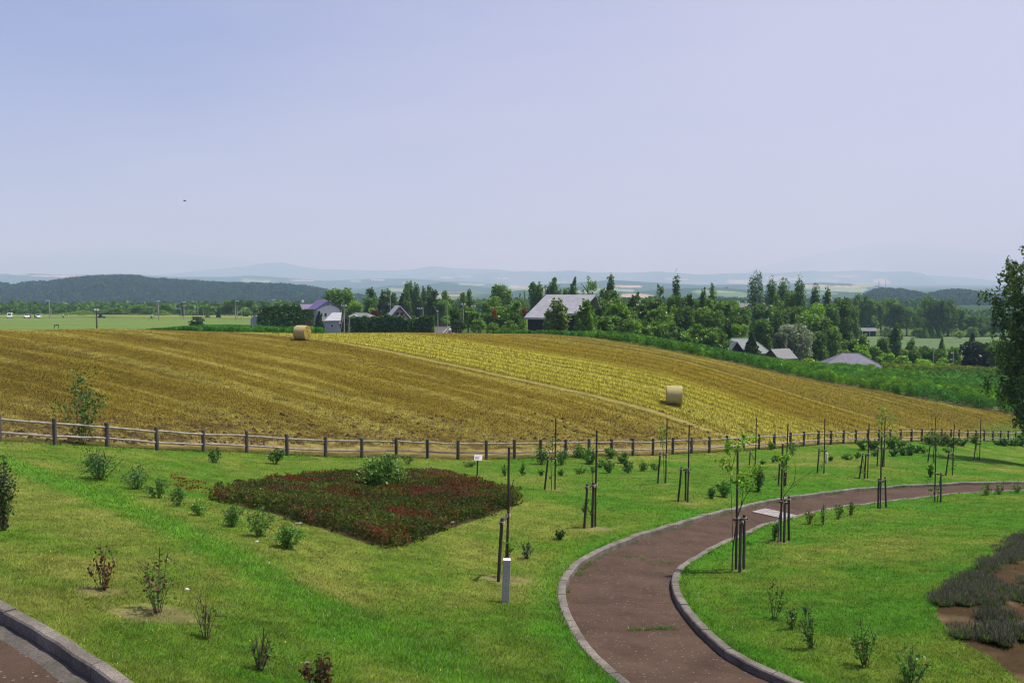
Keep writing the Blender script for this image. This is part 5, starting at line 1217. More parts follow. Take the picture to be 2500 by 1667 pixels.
D12 = 300.0; g = at(884, D12); e = empty('house', g, 'far white house between the trees left of the pink A-frame', 'house', None, .2); zr = zpx(885, 748, D12) - g[2]
gable(e, 0, 0, 3.0, 3.0, -1, zr - .7, zr, RM['whitewall'], RM['whiteroof'], over=.2)
D13 = 250.0; g = at(1020, 214); e = empty('awning_tent', g, 'white canvas tent at the right end of the A-frame house hedge', 'tent', None, .2); zr = zpx(1018, 776, 214) - g[2]
m = MB(); m.add([(-.5, -.5, zr), (.5, -.5, zr), (.45, .5, zr), (-.45, .5, zr), (-.12, -.2, zr - 1.0), (.12, -.2, zr - 1.0)], [(0, 1, 2, 3), (0, 4, 5, 1), (1, 5, 2), (0, 3, 4), (3, 2, 5, 4)]); m.build('canvas', M['white'], e); m = MB(); m.tube([(0, 0, -.1), (0, 0, zr - .5)], .05, 6); m.build('pole', M['galv'], e)
D14 = 700.0; g = at(2368, D14); e = empty('house', g, 'distant blue roofed house at the foot of the wooded hill on the right', 'house', None, .3); zr = zpx(2366, 758, D14) - g[2]
gable(e, 0, 0, 6, 9, -4, zr - 3, zr, RM['brownwall'], RM['blueroof'], over=.5, ridge='x')
# road between hedge and trees
def px_sheet(name, pxs, dz, mat, kind='structure', n=14):
    a = hit(*zip(*pxs)); L_, R_ = a[:len(a) // 2], a[len(a) // 2:][::-1]
    l, r = resample(L_[:, :2], n), resample(R_[:, :2], n); V_ = []
    for t in np.linspace(0, 1, 6): q = l * (1 - t) + r * t; V_.append(np.c_[q, hgt(q[:, 0], q[:, 1]) + dz])
    V_ = np.vstack(V_); i = np.arange(6 * n).reshape(6, n); Fq = np.stack([i[:-1, :-1], i[1:, :-1], i[1:, 1:], i[:-1, 1:]], -1).reshape(-1, 4)
    return tag(link(name, npmesh(name, V_, Fq), mat), kind=kind)
def road_pt(px_, d): p = at(px_, d); return p
def d_sheet(name, Lp, Rp, dz, mat, n=16):
    l = resample(np.array([at(*p)[:2] for p in Lp]), n); r = resample(np.array([at(*p)[:2] for p in Rp]), n); V_ = []
    for t in np.linspace(0, 1, 8): q = l * (1 - t) + r * t; V_.append(np.c_[q, hgt(q[:, 0], q[:, 1]) + dz])
    V_ = np.vstack(V_); i = np.arange(8 * n).reshape(8, n); Fq = np.stack([i[:-1, :-1], i[1:, :-1], i[1:, 1:], i[:-1, 1:]], -1).reshape(-1, 4)
    return tag(link(name, npmesh(name, V_, Fq, smooth=True), mat), kind='structure')
d_sheet('road', [(1040, 185), (1048, 235), (1058, 330)], [(1118, 185), (1112, 235), (1106, 330)], .12, M['asphalt'])
d_sheet('road_marking', [(1080, 200), (1086, 240), (1096, 300)], [(1081.5, 200), (1087.2, 240), (1097, 300)], .135, M['white'])
bm = bmesh.new(); bmesh.ops.create_icosphere(bm, subdivisions=4, radius=1)
for v in bm.verts: v.co *= 1 + .35 * (float(fbm(v.co.x * 2 + 5, v.co.y * 2 + v.co.z, 7)) - .5)
me = bpy.data.meshes.new('hay_heap'); bm.to_mesh(me); bm.free(); g = at(1078, 300); o = link('hay_heap', me, mat_solid('dry_hay', (.26, .17, .08), 1, .05, .5, 4, .1, 8), None, tuple(g)); o.scale = (3.6, 2.5, float(zpx(1078, 781, 300) - g[2])); tag(o, 'low brown heap of dry cuttings beside the road bend', 'heap')

# ---------------------------------------------------------------- poles, lamps, cars, people
def pole(px_, top, d, label, kind='plain', r=.14, mat='pole', cat='utility pole', name='utility_pole', arms=(), stays=(), head=None, group='poles and lamps along the far road'):
    g = at(px_, d); e = empty(name, g, label, cat, group); h = zpx(px_, top, d) - g[2]
    m = MB(); m.tube([(0, 0, -.4), (0, 0, h * .5), (0, 0, h)], [r * 1.15, r, r * .75], 8); m.build('pole', M[mat], e)
    k = d / F
    for (dy, half, off) in arms:
        m = MB(); z_ = h - dy * k; m.box((off * k, 0, z_), (2 * half * k, .12, .14))
        ar = m.build('crossarm', M['galv'], e)
        mi = MB()
        for x_ in (-.9, -.3, .5, .95): mi.tube([(off * k + x_ * half * k, 0, z_ + .07), (off * k + x_ * half * k, 0, z_ + .33)], [.10, .06], 6)
        mi.build('insulator', M['white'], ar)
    for (dxb, dyt) in stays:
        m = MB(); b = np.array([dxb * k, -.6, 0.0]); b[2] = float(hgt(g[0] + b[0], g[1] + b[1]) - g[2]) - .2; m.tube([b, (0, 0, h - dyt * k)], r * .6, 6); m.build('brace', M[mat], e)
    if head:
        dx, dy, ln = head; m = MB(); pts = [(0, 0, h), (dx * k * .3, 0, h + dy * k * .8), (dx * k, 0, h + dy * k)]; m.tube(pts, .07, 6); m.build('lamp_arm', M['galv'], e)
        m = MB(); s = 1 if dx > 0 else -1; m.box((dx * k + s * .3, 0, h + dy * k), (max(.9, ln * k), .35, .22)); m.build('lamp_head', M['white'], e)
    return e
pole(122.5, 734, 325, 'tall pale street lamp standing near the white cars on the far road', name='street_lamp', cat='street lamp', r=.16, head=(-2, .5, 2.4)); pole(126, 750, 345, 'short pole right behind the tall pale lamp on the left', r=.12)
pole(236.5, 757, 150, 'dark utility pole rising from behind the stubble crest on the left', mat='polebrown', r=.13, arms=[(2, 4.5, 0)])
pole(388, 735, 305, 'utility pole with two slanting braces on the green meadow', stays=[(-24, 3), (-16, 18)], r=.15, arms=[(1, 3.2, 0)])
pole(450, 735, 318, 'utility pole with transformer and crossarms in front of the dark roadside tree', r=.16, arms=[(3, 4.5, 0), (12, 4.5, 0)])
pole(443, 754, 335, 'road sign gantry pole with a long arm to its left', name='sign_gantry', cat='sign gantry', r=.12, arms=[(0, 6, -6)])
pole(484, 741, 330, 'tall street lamp with curved arm left of the small clipped conifers', name='street_lamp', cat='street lamp', r=.11, head=(-11, 5, 3)); pole(477, 754, 340, 'short roadside post with a small white box on an arm', r=.1, arms=[(0, 1.5, 0)])
pole(497, 753, 340, 'thin pole left of the two small clipped conifers', r=.08); pole(575.5, 735, 312, 'tall pole with a small lamp left of the curved white lamp', name='street_lamp', cat='street lamp', r=.15, head=(3, .5, 3)); pole(579.5, 747, 335, 'shorter pole just behind the tall lamp pole near the hedge', r=.14)
pole(591, 752, 330, 'white lamp post with a short curved arm near the tunnel shed', name='street_lamp', cat='street lamp', r=.12, head=(8, 1, 2), mat='galv')
pole(667, 731, 300, 'pole with crossarm rising behind the dark hedge left of the house', r=.15, arms=[(2, 4, 2)])
pole(840.5, 746, 200, 'large utility pole with crossarm and braces beside the grey outbuilding', r=.15, arms=[(2, 6.5, 0)], stays=[(-10, 14)]); pole(853, 774, 200, 'leaning short pole pair right of the large utility pole', r=.10, stays=[(4, 1), (-3, 2)])
pole(953, 720, 260, 'grey pole standing left of the A-frame peak', r=.13, arms=[(24, 3, -2)]); pole(1033, 749, 212, 'pole with a long left arm at the right end of the hedge', r=.11, arms=[(5, 7, -7)], stays=[(4, 30)])
pole(1069, 761, 225, 'slim signal pole beside the road and hay heap', r=.10, arms=[(0, 1.6, -1)]); pole(1092, 740, 262, 'pale straight pole in front of the last tall tree of the row', r=.10); pole(1131, 743, 186, 'utility pole in front of the dark tree right of the road', r=.13, arms=[(1, 6, 0)]); pole(1156, 745, 190, 'utility pole with white insulators left of the bushy tree mass', r=.12, arms=[(4, 5, 0)])
pole(1057, 789, 196, 'blue road sign post at the edge of the road', r=.05, name='road_sign', cat='road sign', arms=[(2, 2.5, -1)])
pole(2281, 848, 205, 'slim utility pole in the thicket right of the blue grey roof', r=.14, arms=[(3, 1.2, 0), (7, 1, 0)]); pole(2330, 861, 205, 'utility pole with transformer boxes beside the dark rounded tree', r=.13, arms=[(2, 3, -3), (18, 4, -3)]); pole(1921, 835, 178, 'short bare pole behind the small ribbed shed roof', r=.09)
pole(617, 788, 150, 'thin grey pole rising at the left end of the crest near the shed', r=.06, mat='galv')
for px_, tp in ((2143, 686), (2160, 681)): pole(px_, tp, 1780, f'{"left" if px_ < 2150 else "right"} one of two distant pylons on the wooded hill top', r=.5, mat='polebrown', name='pylon', cat='pylon', arms=[(2, 1.6, 0)], group='distant pylons')

def car_proto(label, h, l, van, rgb, px_, d, rz):
    g = at(px_, d); e = empty('parked_car', g + [0, 0, .03], label, 'car', 'cars stopped along the far road', rz); w = 1.7
    if van: pr = [(-l / 2, .3), (l / 2, .3), (l / 2, .8), (l / 2 - .25, 1.0), (l / 2 - .75, h), (-l / 2 + .15, h), (-l / 2, h - .35)]
    else: pr = [(-l / 2, .3), (l / 2, .3), (l / 2, .62), (l / 2 - .3, .78), (l / 2 - 1.1, .86), (l / 2 - 1.75, h), (-l / 2 + 1.1, h), (-l / 2 + .45, .9), (-l / 2, .8)]
    m = MB(); m.prism([(x_, -w / 2, z_) for x_, z_ in pr], (0, w, 0)); b = m.build('body', mat_solid('car_paint', rgb, .3, .5, .03), e, bevel=.06)
    z0, z1 = (1.05, h - .15) if van else (.9, h - .08); xa, xb = (-l / 2 + .3, l / 2 - .75) if van else (-l / 2 + .85, l / 2 - 1.5)
    for s in (-1, 1):
        m = MB(); m.prism([(xa, s * (w / 2 + .004), z0), (xb + .25, s * (w / 2 + .004), z0), (xb - .1, s * (w / 2 + .004), z1), (xa + .25, s * (w / 2 + .004), z1)], (0, s * .01, 0)); m.build('window', M['glass'], e)
    m = MB(); xf = l / 2 - .32 if van else l / 2 - 1.2; xt = l / 2 - .72 if van else l / 2 - 1.7
    m.prism([(xf + .06, -w / 2 + .15, z0), (xf + .06, w / 2 - .15, z0), (xt + .06, w / 2 - .25, z1), (xt + .06, -w / 2 + .25, z1)], (.02, 0, .01)); m.build('windscreen', M['glass'], e)
    for sx in (-1, 1):
        for sy in (-1, 1):
            m = MB(); m.tube([(sx * l * .31, sy * (w / 2 - .18), .31), (sx * l * .31, sy * (w / 2 + .03), .31)], .31, 14); t_ = m.build('wheel', M['rubber'], e); m = MB(); m.tube([(sx * l * .31, sy * (w / 2 + .025), .31), (sx * l * .31, sy * (w / 2 + .04), .31)], .19, 10); m.build('rim', M['galv'], t_)
    return e
car_proto('white van on the far road, leftmost vehicle', 1.85, 2.6, True, (.75, .75, .75), 25, 339, -1.2)
car_proto('white car on the far road between the van and the people', 1.4, 2.4, False, (.75, .75, .75), 66, 340, -.9)
car_proto('white car with people standing beside it on the far road', 1.4, 2.6, False, (.72, .70, .70), 94, 340, -.7)
car_proto('dark car on the far road near the dark utility pole', 1.4, 2.6, False, (.02, .022, .04), 249, 339, .3)
car_proto('white car half hidden behind the tree right of the road', 1.35, 2.4, False, (.75, .75, .75), 1109, 196, 1.2)
def person_mesh():
    me = bpy.data.meshes.new('person'); bm = bmesh.new(); ly = bm.verts.layers.skin.verify()
    J = {'pel': (0, 0, .92, .13), 'wst': (0, 0, 1.10, .125), 'chs': (0, .01, 1.32, .15), 'nck': (0, 0, 1.47, .055), 'hd': (0, -.01, 1.58, .095), 'top': (0, 0, 1.68, .08),
         'shl': (-.18, 0, 1.40, .065), 'ell': (-.24, .02, 1.13, .045), 'wrl': (-.25, -.05, .90, .035), 'hnl': (-.25, -.07, .80, .03), 'shr': (.18, 0, 1.40, .065), 'elr': (.24, .02, 1.13, .045), 'wrr': (.25, -.05, .90, .035), 'hnr': (.25, -.07, .80, .03),
         'hpl': (-.09, 0, .84, .09), 'knl': (-.10, -.02, .48, .06), 'anl': (-.10, 0, .09, .045), 'tol': (-.11, -.14, .04, .04), 'hpr': (.09, 0, .84, .09), 'knr': (.10, -.02, .48, .06), 'anr': (.10, 0, .09, .045), 'tor': (.11, -.14, .04, .04)}
    vs = {}
    for k_, (x_, y_, z_, r_) in J.items(): v = bm.verts.new((x_, y_, z_)); v[ly].radius = (r_, r_); vs[k_] = v
    vs['pel'][ly].use_root = True
    for a, b in ('pel wst', 'wst chs', 'chs nck', 'nck hd', 'hd top', 'chs shl', 'shl ell', 'ell wrl', 'wrl hnl', 'chs shr', 'shr elr', 'elr wrr', 'wrr hnr', 'pel hpl', 'hpl knl', 'knl anl', 'anl tol', 'pel hpr', 'hpr knr', 'knr anr', 'anr tor') and [s_.split() for s_ in ('pel wst', 'wst chs', 'chs nck', 'nck hd', 'hd top', 'chs shl', 'shl ell', 'ell wrl', 'wrl hnl', 'chs shr', 'shr elr', 'elr wrr', 'wrr hnr', 'pel hpl', 'hpl knl', 'knl anl', 'anl tol', 'pel hpr', 'hpr knr', 'knr anr', 'anr tor')]:
        bm.edges.new((vs[a], vs[b]))
    bm.to_mesh(me); bm.free()
    o = link('tmp', me); o.modifiers.new('s', 'SKIN'); s_ = o.modifiers.new('d', 'SUBSURF'); s_.levels = 1; s_.render_levels = 1
    dg = bpy.context.evaluated_depsgraph_get(); r = bpy.data.meshes.new_from_object(o.evaluated_get(dg)); bpy.data.objects.remove(o); r.name = 'person'
    return r
PM = person_mesh(); SK = mat_solid('skin', (.42, .27, .20), .6, .3, .05); MT = {'black': mat_solid('black_cloth', (.02, .02, .025), .9), 'white': mat_solid('white_cloth', (.70, .70, .70), .9), 'pink': mat_solid('pink_cloth', (.50, .26, .27), .9), 'blue': mat_solid('blue_cloth', (.08, .12, .22), .9)}
def person(px_, d, rz, label, shirt, pants, hat=None):
    g = at(px_, d); e = empty('person', g, label, 'person', 'people on the far road', rz); link('body', PM, SK, e)
    m = MB(); m.tube([(0, 0, .88), (0, .0, 1.1), (0, .01, 1.32), (0, 0, 1.45)], [.175, .165, .20, .09], 10)
    for s in (-1, 1): m.tube([(s * .15, 0, 1.40), (s * .235, .02, 1.15)], [.085, .06], 8)
    m.build('shirt', MT[shirt], e, smooth=True)
    m = MB()
    for s in (-1, 1): m.tube([(s * .07, 0, .95), (s * .10, -.02, .48), (s * .10, 0, .10)], [.12, .085, .065], 8)
    m.build('trousers', MT[pants], e, smooth=True)
    m = MB(); m.tube([(0, .02, 1.58), (0, .015, 1.66), (0, .01, 1.72)], [.112, .105, .05], 10); m.build('hair', M['black'], e, smooth=True)
    if hat: m = MB(); m.tube([(0, 0, 1.66), (0, 0, 1.675), (0, 0, 1.68), (0, 0, 1.79)], [.22, .22, .13, .10], 12); m.build('hat', MT[hat], e)
for a in [(75.5, 337, .3, 'person in pink and grey standing right of the middle white car', 'pink', 'blue'), (86, 339, -.4, 'person in dark clothes in front of the rear white car', 'black', 'black'), (101.5, 336, .5, 'person in white hat and pink top right of the rear white car', 'pink', 'white', 'white'), (155, 338, .2, 'person in white shirt and dark trousers walking along the far road', 'white', 'black'), (167.5, 340, -.3, 'person in white shirt, rightmost of the two walkers on the road', 'white', 'white'), (371, 334, .4, 'person in white between the braces of the utility pole', 'white', 'black')]: person(*a)
# irrigation rig on the crest
g = at(138, 150); e = empty('irrigation_rig', g, 'dark low irrigation rig with an upright pipe on the green meadow', 'irrigation rig'); k = 150 / F
z0 = float(zpx(138, 803, 150) - g[2]); m = MB(); m.tube([(-7 * k, 0, -.1), (-4 * k, 0, max(.5, z0))], .05, 6); m.tube([(6 * k, 0, -.1), (4 * k, 0, max(.5, z0))], .05, 6); m.box((-.5 * k, 0, max(.55, z0 + .1)), (9 * k, .4, .14)); m.build('frame', M['dark'], e); m = MB(); m.tube([(3.5 * k, 0, .4), (3.5 * k, 0, z0 + .7)], .035, 6); m.box((3.5 * k, 0, z0 + .7), (.3, .08, .06)); m.build('riser', M['dark'], e)
# far small birds
for px_, py_, d, s_, lab in ((451, 491, 70, .10, 'small dark bird flying low in the left sky'), (1008, 364, 80, .05, 'tiny dark bird high in the middle of the sky')):
    u, sv = ray(px_, py_); m = MB(); m.tube([(-1.3 * s_, 0, 0), (-.4 * s_, 0, .08 * s_), (.7 * s_, 0, .1 * s_), (1.1 * s_, 0, .12 * s_)], [.04 * s_, .28 * s_, .25 * s_, .1 * s_], 8); b = m.build('bird', M['black'], None, (u * d, d, sv * d), True); tag(b, lab, 'bird')
    for q in (-1, 1): m = MB(); m.add([(.5 * s_, 0, .1 * s_), (-.3 * s_, 0, .1 * s_), (-.5 * s_, q * 1.6 * s_, .7 * s_), (.1 * s_, q * 1.4 * s_, .65 * s_)], [(0, 1, 2, 3)]); m.build('wing', M['black'], b)
# ---------------------------------------------------------------- trees and hedges
def crown_pts(kind, n, r):
    """leaf clump centres in a unit crown: width 1 (x,y -.5...5), height 0..1"""
    def lobes(L, k):
        c = np.array([l[:3] for l in L]); s = np.array([l[3] for l in L]); i = r.choice(len(L), k, p=s ** 2 / (s ** 2).sum())
        v = r.normal(size=(k, 3)); v /= np.linalg.norm(v, axis=1)[:, None]
        return c[i] + v * (s[i] * (r.random(k) ** .35))[:, None] * [1, 1, .9]
    if kind == 'broad':
        L = [(0, 0, .5, .3)] + [(.27 * cos(a) * q, .27 * sin(a) * q, z, .17 * r.uniform(.8, 1.25)) for z in (.25, .45, .65, .8) for a in r.uniform(0, 6.28, 5) for q in (r.uniform(.7, 1.2) * (1 - .5 * max(0, z - .4)),)]
        P = lobes(L, n)
    elif kind == 'pointed':
        L = []
        for z in np.linspace(.1, .92, 9):
            rr = .41 * min(1, (1 - z) / .52) ** .7 * (.6 + .4 * min(1, z * 5)) + .02
            L.append((0, 0, z * .93, .55 * rr + .06))
            for a in r.uniform(0, 6.28, 4): L.append((rr * cos(a) * r.uniform(.5, 1.1), rr * sin(a), z + r.uniform(-.04, .04), .15 * r.uniform(.7, 1.2) * (1.2 - z * .6)))
        P = lobes(L, n)
    elif kind == 'poplar':
        L = []
        for z in np.linspace(.06, .93, 13):
            rr = .40 * sin(pi * min(1, .25 + z * .60)) ** .8
            L.append((.03 * z, 0, z, rr * .75 + .04))
            for a in r.uniform(0, 6.28, 4): L.append((rr * cos(a) + .04 * z, rr * sin(a), z + r.uniform(-.03, .03), .15 * r.uniform(.6, 1.15)))
        P = lobes(L, n); P[:, 2] = P[:, 2] * .96
    elif kind == 'cone':
        z = r.random(n) ** 1.35; tier = np.floor(z * 11) / 11; f = (z - tier) * 11
        rr = .5 * (1 - z) ** .85 * (1.1 - .38 * f) * np.sqrt(r.random(n)) ** .6; nb = 9; a = (np.floor(r.random(n) * nb) + r.normal(0, .22, n)) * 2 * pi / nb + tier * 7
        P = np.stack([rr * np.cos(a), rr * np.sin(a), z - rr * .14], -1)
    elif kind == 'airy':
        L = [(.42 * q * cos(a), .42 * q * sin(a), z, .085 * r.uniform(.7, 1.3)) for a, q, z in zip(r.uniform(0, 6.28, 34), r.random(34) ** .5, r.uniform(.15, .95, 34)) if q < 1.15 * sqrt(max(.05, 1 - ((z - .45) / .55) ** 2))]
        P = lobes(L, n)
    elif kind == 'hedge':
        P = np.stack([r.uniform(-.5, .5, n), r.uniform(-.5, .5, n), r.random(n) ** .7], -1)
    else:
        L = [(0, 0, .3, .34)] + [(.3 * cos(a), .3 * sin(a), r.uniform(.1, .6), .2) for a in r.uniform(0, 6.28, 9)] + [(r.uniform(-.2, .2), r.uniform(-.2, .2), .75, .17) for _ in range(4)]
        P = lobes(L, n); P[:, 2] = np.abs(P[:, 2])
    return P
PROTO = {}
def proto(kind, h, w, v):
    """shared crown and trunk meshes for a kind at a size class; leaf clumps about 0.3-0.4 m"""
    asp = h / w; cl = (round(log(h) * 2.2), round(log(asp) * 2.5), v)
    if (kind, cl) in PROTO: return PROTO[(kind, cl)]
    r = np.random.default_rng(abs(hash((kind[0], kind[-1], len(kind), cl[0], cl[1], v))) % 100000 if False else (sum(map(ord, kind)) * 7 + cl[0] * 131 + cl[1] * 977 + v * 31) % 100003)
    h0 = exp(cl[0] / 2.2); w0 = h0 / exp(cl[1] / 2.5)
    dens = {'airy': 7, 'cone': 26, 'hedge': 26}.get(kind, 21)
    n = int(np.clip(dens * (w0 * h0 * 2.0 + w0 * w0) , 350, 5200))
    P = crown_pts(kind, n, r) * [w0, w0, h0]
    sz = (.36 if kind != 'cone' else .30) * r.uniform(.6, 1.35, n) * (1 if h0 > 3 else .7) * (.8 if kind == 'airy' else 1)
    hang = .35 if kind == 'cone' else (-.3 if kind == 'poplar' else .1)
    Vl, Fl, vl = leaves(P, sz, aspect=1.7, hang=max(0, hang), up=.15, r=r)
    me = npmesh('crown', Vl / [w0, w0, h0], Fl, var=vl * .6 + np.repeat(fbm(P[:, 0] / (w0 * .22) + 50, P[:, 2] / (h0 * .16) + P[:, 1], 5), 4) * .4); me.materials.append(M['leaf'])
    m = MB(); m.tube([(0, 0, -.05), (.01, 0, .3), (0, .01, .62), (0, 0, .9)], [.045, .036, .022, .006], 7)
    for k in range(6): a = r.uniform(0, 6.28); z = r.uniform(.25, .7); m.tube([(0, 0, z), (.16 * cos(a), .16 * sin(a), z + .1), (.32 * cos(a), .32 * sin(a), z + .17)], [.018, .011, .004], 5)
    tm = m.mesh('trunk'); tm.materials.append(M['bark'])
    PROTO[(kind, cl)] = (me, tm); return me, tm
def tree(px_, top, w, d, kind, rgb, label, group, clear=.0, cat='tree', name='tree', light=False, base=None):
    g = at(px_, d); k = d / F; h = zpx(px_, top, d) - g[2]
    if base is not None: g[2] = zpx(px_, base, d); h = zpx(px_, top, d) - g[2]
    W_ = w * k * 1.14; e = empty(name, g, label, cat, group, rng.uniform(0, 6.28))
    me, tm = proto(kind, h * (1 - clear), W_, int(rng.integers(0, 3)))
    c = link('crown', me, None, e, (0, 0, h * clear)); c.scale = (W_, W_, h * (1 - clear)); c.color = (*(np.array(rgb) * rng.uniform(.88, 1.14)), 1)
    t = link('trunk', tm, None, e); s_ = min(W_, h * .6); t.scale = (s_, s_, h)
    return e
DK, MD, LT, BR, YG = (.076, .152, .022), (.108, .208, .024), (.145, .265, .028), (.18, .335, .02), (.21, .335, .022)
CF, SV, RD, OL = (.042, .085, .030), (.22, .27, .20), (.13, .026, .028), (.125, .18, .036)
KN = {'broad': 'round tree', 'pointed': 'pointed tree', 'poplar': 'slim poplar', 'cone': 'conifer', 'airy': 'airy tree', 'bush': 'bush'}
def cn(rgb): return {DK: 'dark green', MD: 'mid green', LT: 'light green', BR: 'bright green', YG: 'yellow green', CF: 'blackish green', SV: 'silvery', RD: 'dark red leaved', OL: 'olive green'}[rgb]
def cluster(rows, where, group, clear=.12):
    rows = sorted(rows, key=lambda r_: r_[0])
    for i, r_ in enumerate(rows):
        px_, top, w, d, kind, rgb = r_[:6]; o = ORD[i] if i < len(ORD) else 'last'
        tree(px_, top, w, d, kind, rgb, f'{o} from left {where}, {cn(rgb)} {KN[kind]}', group, 0.03 if kind in ('bush', 'cone') else (r_[6] if len(r_) > 6 else clear), name={'bush': 'bush', 'cone': 'conifer', 'poplar': 'poplar'}.get(kind, 'tree'), cat='bush' if kind == 'bush' else 'tree')
cluster([(-20, 763, 40, 480, 'bush', MD), (22, 766, 44, 470, 'bush', MD), (58, 767, 40, 470, 'bush', DK), (92, 766, 40, 470, 'bush', MD), (140, 764, 44, 470, 'bush', MD), (165, 762, 34, 460, 'bush', LT), (202, 756, 46, 460, 'bush', LT), (240, 762, 34, 470, 'bush', MD), (272, 750, 52, 470, 'bush', MD), (300, 758, 40, 480, 'bush', DK), (322, 757, 40, 480, 'bush', MD), (341, 742, 50, 470, 'broad', MD), (362, 747, 36, 465, 'broad', MD), (402, 739, 56, 470, 'broad', MD), (398, 756, 40, 455, 'bush', LT), (447, 735, 18, 440, 'pointed', DK), (463, 755, 36, 465, 'bush', LT), (484, 756, 30, 465, 'bush', LT)], 'in the line along the far road', 'trees along the far road', .06)
cluster([(500, 743, 34, 465, 'broad', MD), (515, 747, 34, 470, 'broad', LT), (530, 745, 34, 480, 'broad', DK), (548, 744, 30, 470, 'broad', MD), (562, 730, 38, 470, 'broad', MD), (582, 728, 36, 465, 'broad', DK), (600, 750, 34, 450, 'bush', MD), (615, 729, 36, 455, 'broad', MD), (632, 745, 34, 420, 'broad', MD), (650, 735, 30, 420, 'pointed', DK), (678, 733, 50, 440, 'broad', MD), (706, 738, 50, 430, 'broad', DK), (726, 744, 44, 420, 'broad', MD)], 'in the row beside the purple-roofed house', 'trees left of the purple roofed house', .05)
tree(507, 756, 11, 385, 'cone', DK, 'small clipped conifer on the roadside meadow, left of a pair', 'clipped conifers on the meadow', .08, name='conifer'); tree(534, 751, 11, 385, 'cone', CF, 'small clipped conifer on the roadside meadow, right of a pair', 'clipped conifers on the meadow', .08, name='conifer')
tree(480, 770, 36, 205, 'bush', CF, 'dark spreading bush alone on the pale meadow', None, .02, 'bush', 'bush')
cluster([(804, 705, 40, 290, 'pointed', MD), (832, 700, 56, 285, 'broad', MD), (852, 712, 44, 290, 'broad', MD), (870, 732, 34, 262, 'broad', BR), (858, 742, 30, 268, 'broad', DK), (905, 700, 34, 300, 'pointed', DK), (906, 722, 40, 296, 'broad', MD), (937, 704, 26, 300, 'pointed', DK), (950, 706, 24, 302, 'pointed', MD), (962, 711, 24, 300, 'pointed', MD), (946, 726, 46, 306, 'broad', DK)], 'in the tall row left of the A-frame peak', 'tall row of trees behind the houses', .1)
cluster([(984, 713, 22, 300, 'pointed', CF), (994, 688, 28, 300, 'pointed', MD), (1003, 689, 26, 303, 'pointed', MD), (1017, 693, 26, 302, 'pointed', DK), (1006, 716, 46, 306, 'broad', DK), (1036, 700, 24, 300, 'pointed', MD), (1048, 696, 26, 302, 'pointed', DK), (1061, 704, 28, 300, 'pointed', DK), (1046, 722, 50, 306, 'broad', DK), (1086, 708, 30, 300, 'pointed', MD), (1084, 730, 40, 296, 'broad', MD), (1100, 728, 24, 305, 'broad', MD)], 'in the tall row right of the A-frame peak', 'tall row of trees behind the houses', .1)
cluster([(907, 745, 26, 260, 'bush', YG), (914, 752, 36, 250, 'bush', RD), (943, 753, 28, 244, 'cone', CF), (985, 749, 22, 250, 'bush', RD), (925, 768, 34, 245, 'bush', OL), (960, 760, 26, 250, 'bush', DK), (1008, 766, 26, 232, 'bush', MD), (1040, 776, 40, 270, 'bush', LT), (1066, 770, 30, 300, 'bush', LT), (1096, 768, 36, 290, 'bush', LT), (868, 762, 34, 250, 'bush', MD), (850, 768, 30, 222, 'bush', DK)], 'among garden bushes around the pink A-frame', 'garden bushes around the A-frame')
cluster([(1114, 749, 36, 184, 'broad', DK), (1130, 712, 28, 270, 'pointed', MD), (1146, 708, 28, 272, 'pointed', DK), (1143, 744, 36, 196, 'broad', MD), (1120, 776, 34, 180, 'bush', CF), (1160, 757, 34, 190, 'broad', MD), (1168, 775, 36, 180, 'bush', LT), (1191, 733, 36, 225, 'broad', MD), (1219, 690, 48, 262, 'broad', MD), (1206, 720, 46, 240, 'broad', LT), (1242, 702, 26, 258, 'pointed', LT), (1228, 742, 56, 200, 'broad', MD), (1196, 762, 44, 184, 'broad', DK), (1225, 768, 44, 176, 'broad', DK), (1262, 733, 38, 186, 'pointed', MD), (1252, 762, 46, 174, 'broad', DK), (1268, 708, 13, 280, 'airy', LT), (1279, 708, 14, 282, 'airy', LT), (1276, 728, 22, 262, 'airy', OL), (1240, 778, 46, 168, 'bush', MD), (1205, 785, 44, 166, 'bush', MD)], 'in the tree mass between road and barn', 'trees between road and barn', .06)
tree(1207, 757, 12, 168, 'airy', (.30, .03, .015), 'bright red leafed spray in the tree mass left of the barn', 'bright red sprays by the barn', .0, 'bush', 'bush', base=775); tree(1281, 751, 12, 172, 'airy', (.26, .04, .02), 'bright red leafed spray touching the left roof edge of the barn', 'bright red sprays by the barn', .0, 'bush', 'bush', base=775)
cluster([(1309, 686, 38, 248, 'broad', DK), (1352, 676, 44, 255, 'pointed', MD), (1332, 694, 26, 262, 'airy', MD), (1400, 680, 28, 250, 'pointed', DK), (1384, 700, 28, 256, 'broad', MD), (1436, 667, 54, 258, 'airy', LT)], 'in the group rising behind the barn roof', 'trees behind the barn', .1)
tree(1361, 731, 56, 149, 'pointed', OL, 'leafy tree standing in front of the barn wall', 'young trees around the barn', .04); tree(1431, 732, 52, 147, 'pointed', MD, 'dark leafy tree covering the right end of the barn', 'young trees around the barn', .04)
tree(1490, 674, 26, 230, 'poplar', DK, 'tall dark poplar just right of the barn roof', 'tall poplars', .03, name='poplar'); tree(1494, 705, 44, 226, 'broad', DK, 'dense dark lower tree around the foot of the barn poplar', 'tall poplars', .03); tree(1473, 700, 24, 232, 'broad', MD, 'small tree leaning against the left of the barn poplar', 'tall poplars', .05)
tree(1613, 683, 30, 240, 'airy', MD, 'airy pale poplar over the young wood, left of the darker slim one', 'tall poplars', .1, name='poplar'); tree(1651, 671, 21, 238, 'poplar', DK, 'slim dark poplar standing highest over the young wood', 'tall poplars', .03, name='poplar')
YW = []
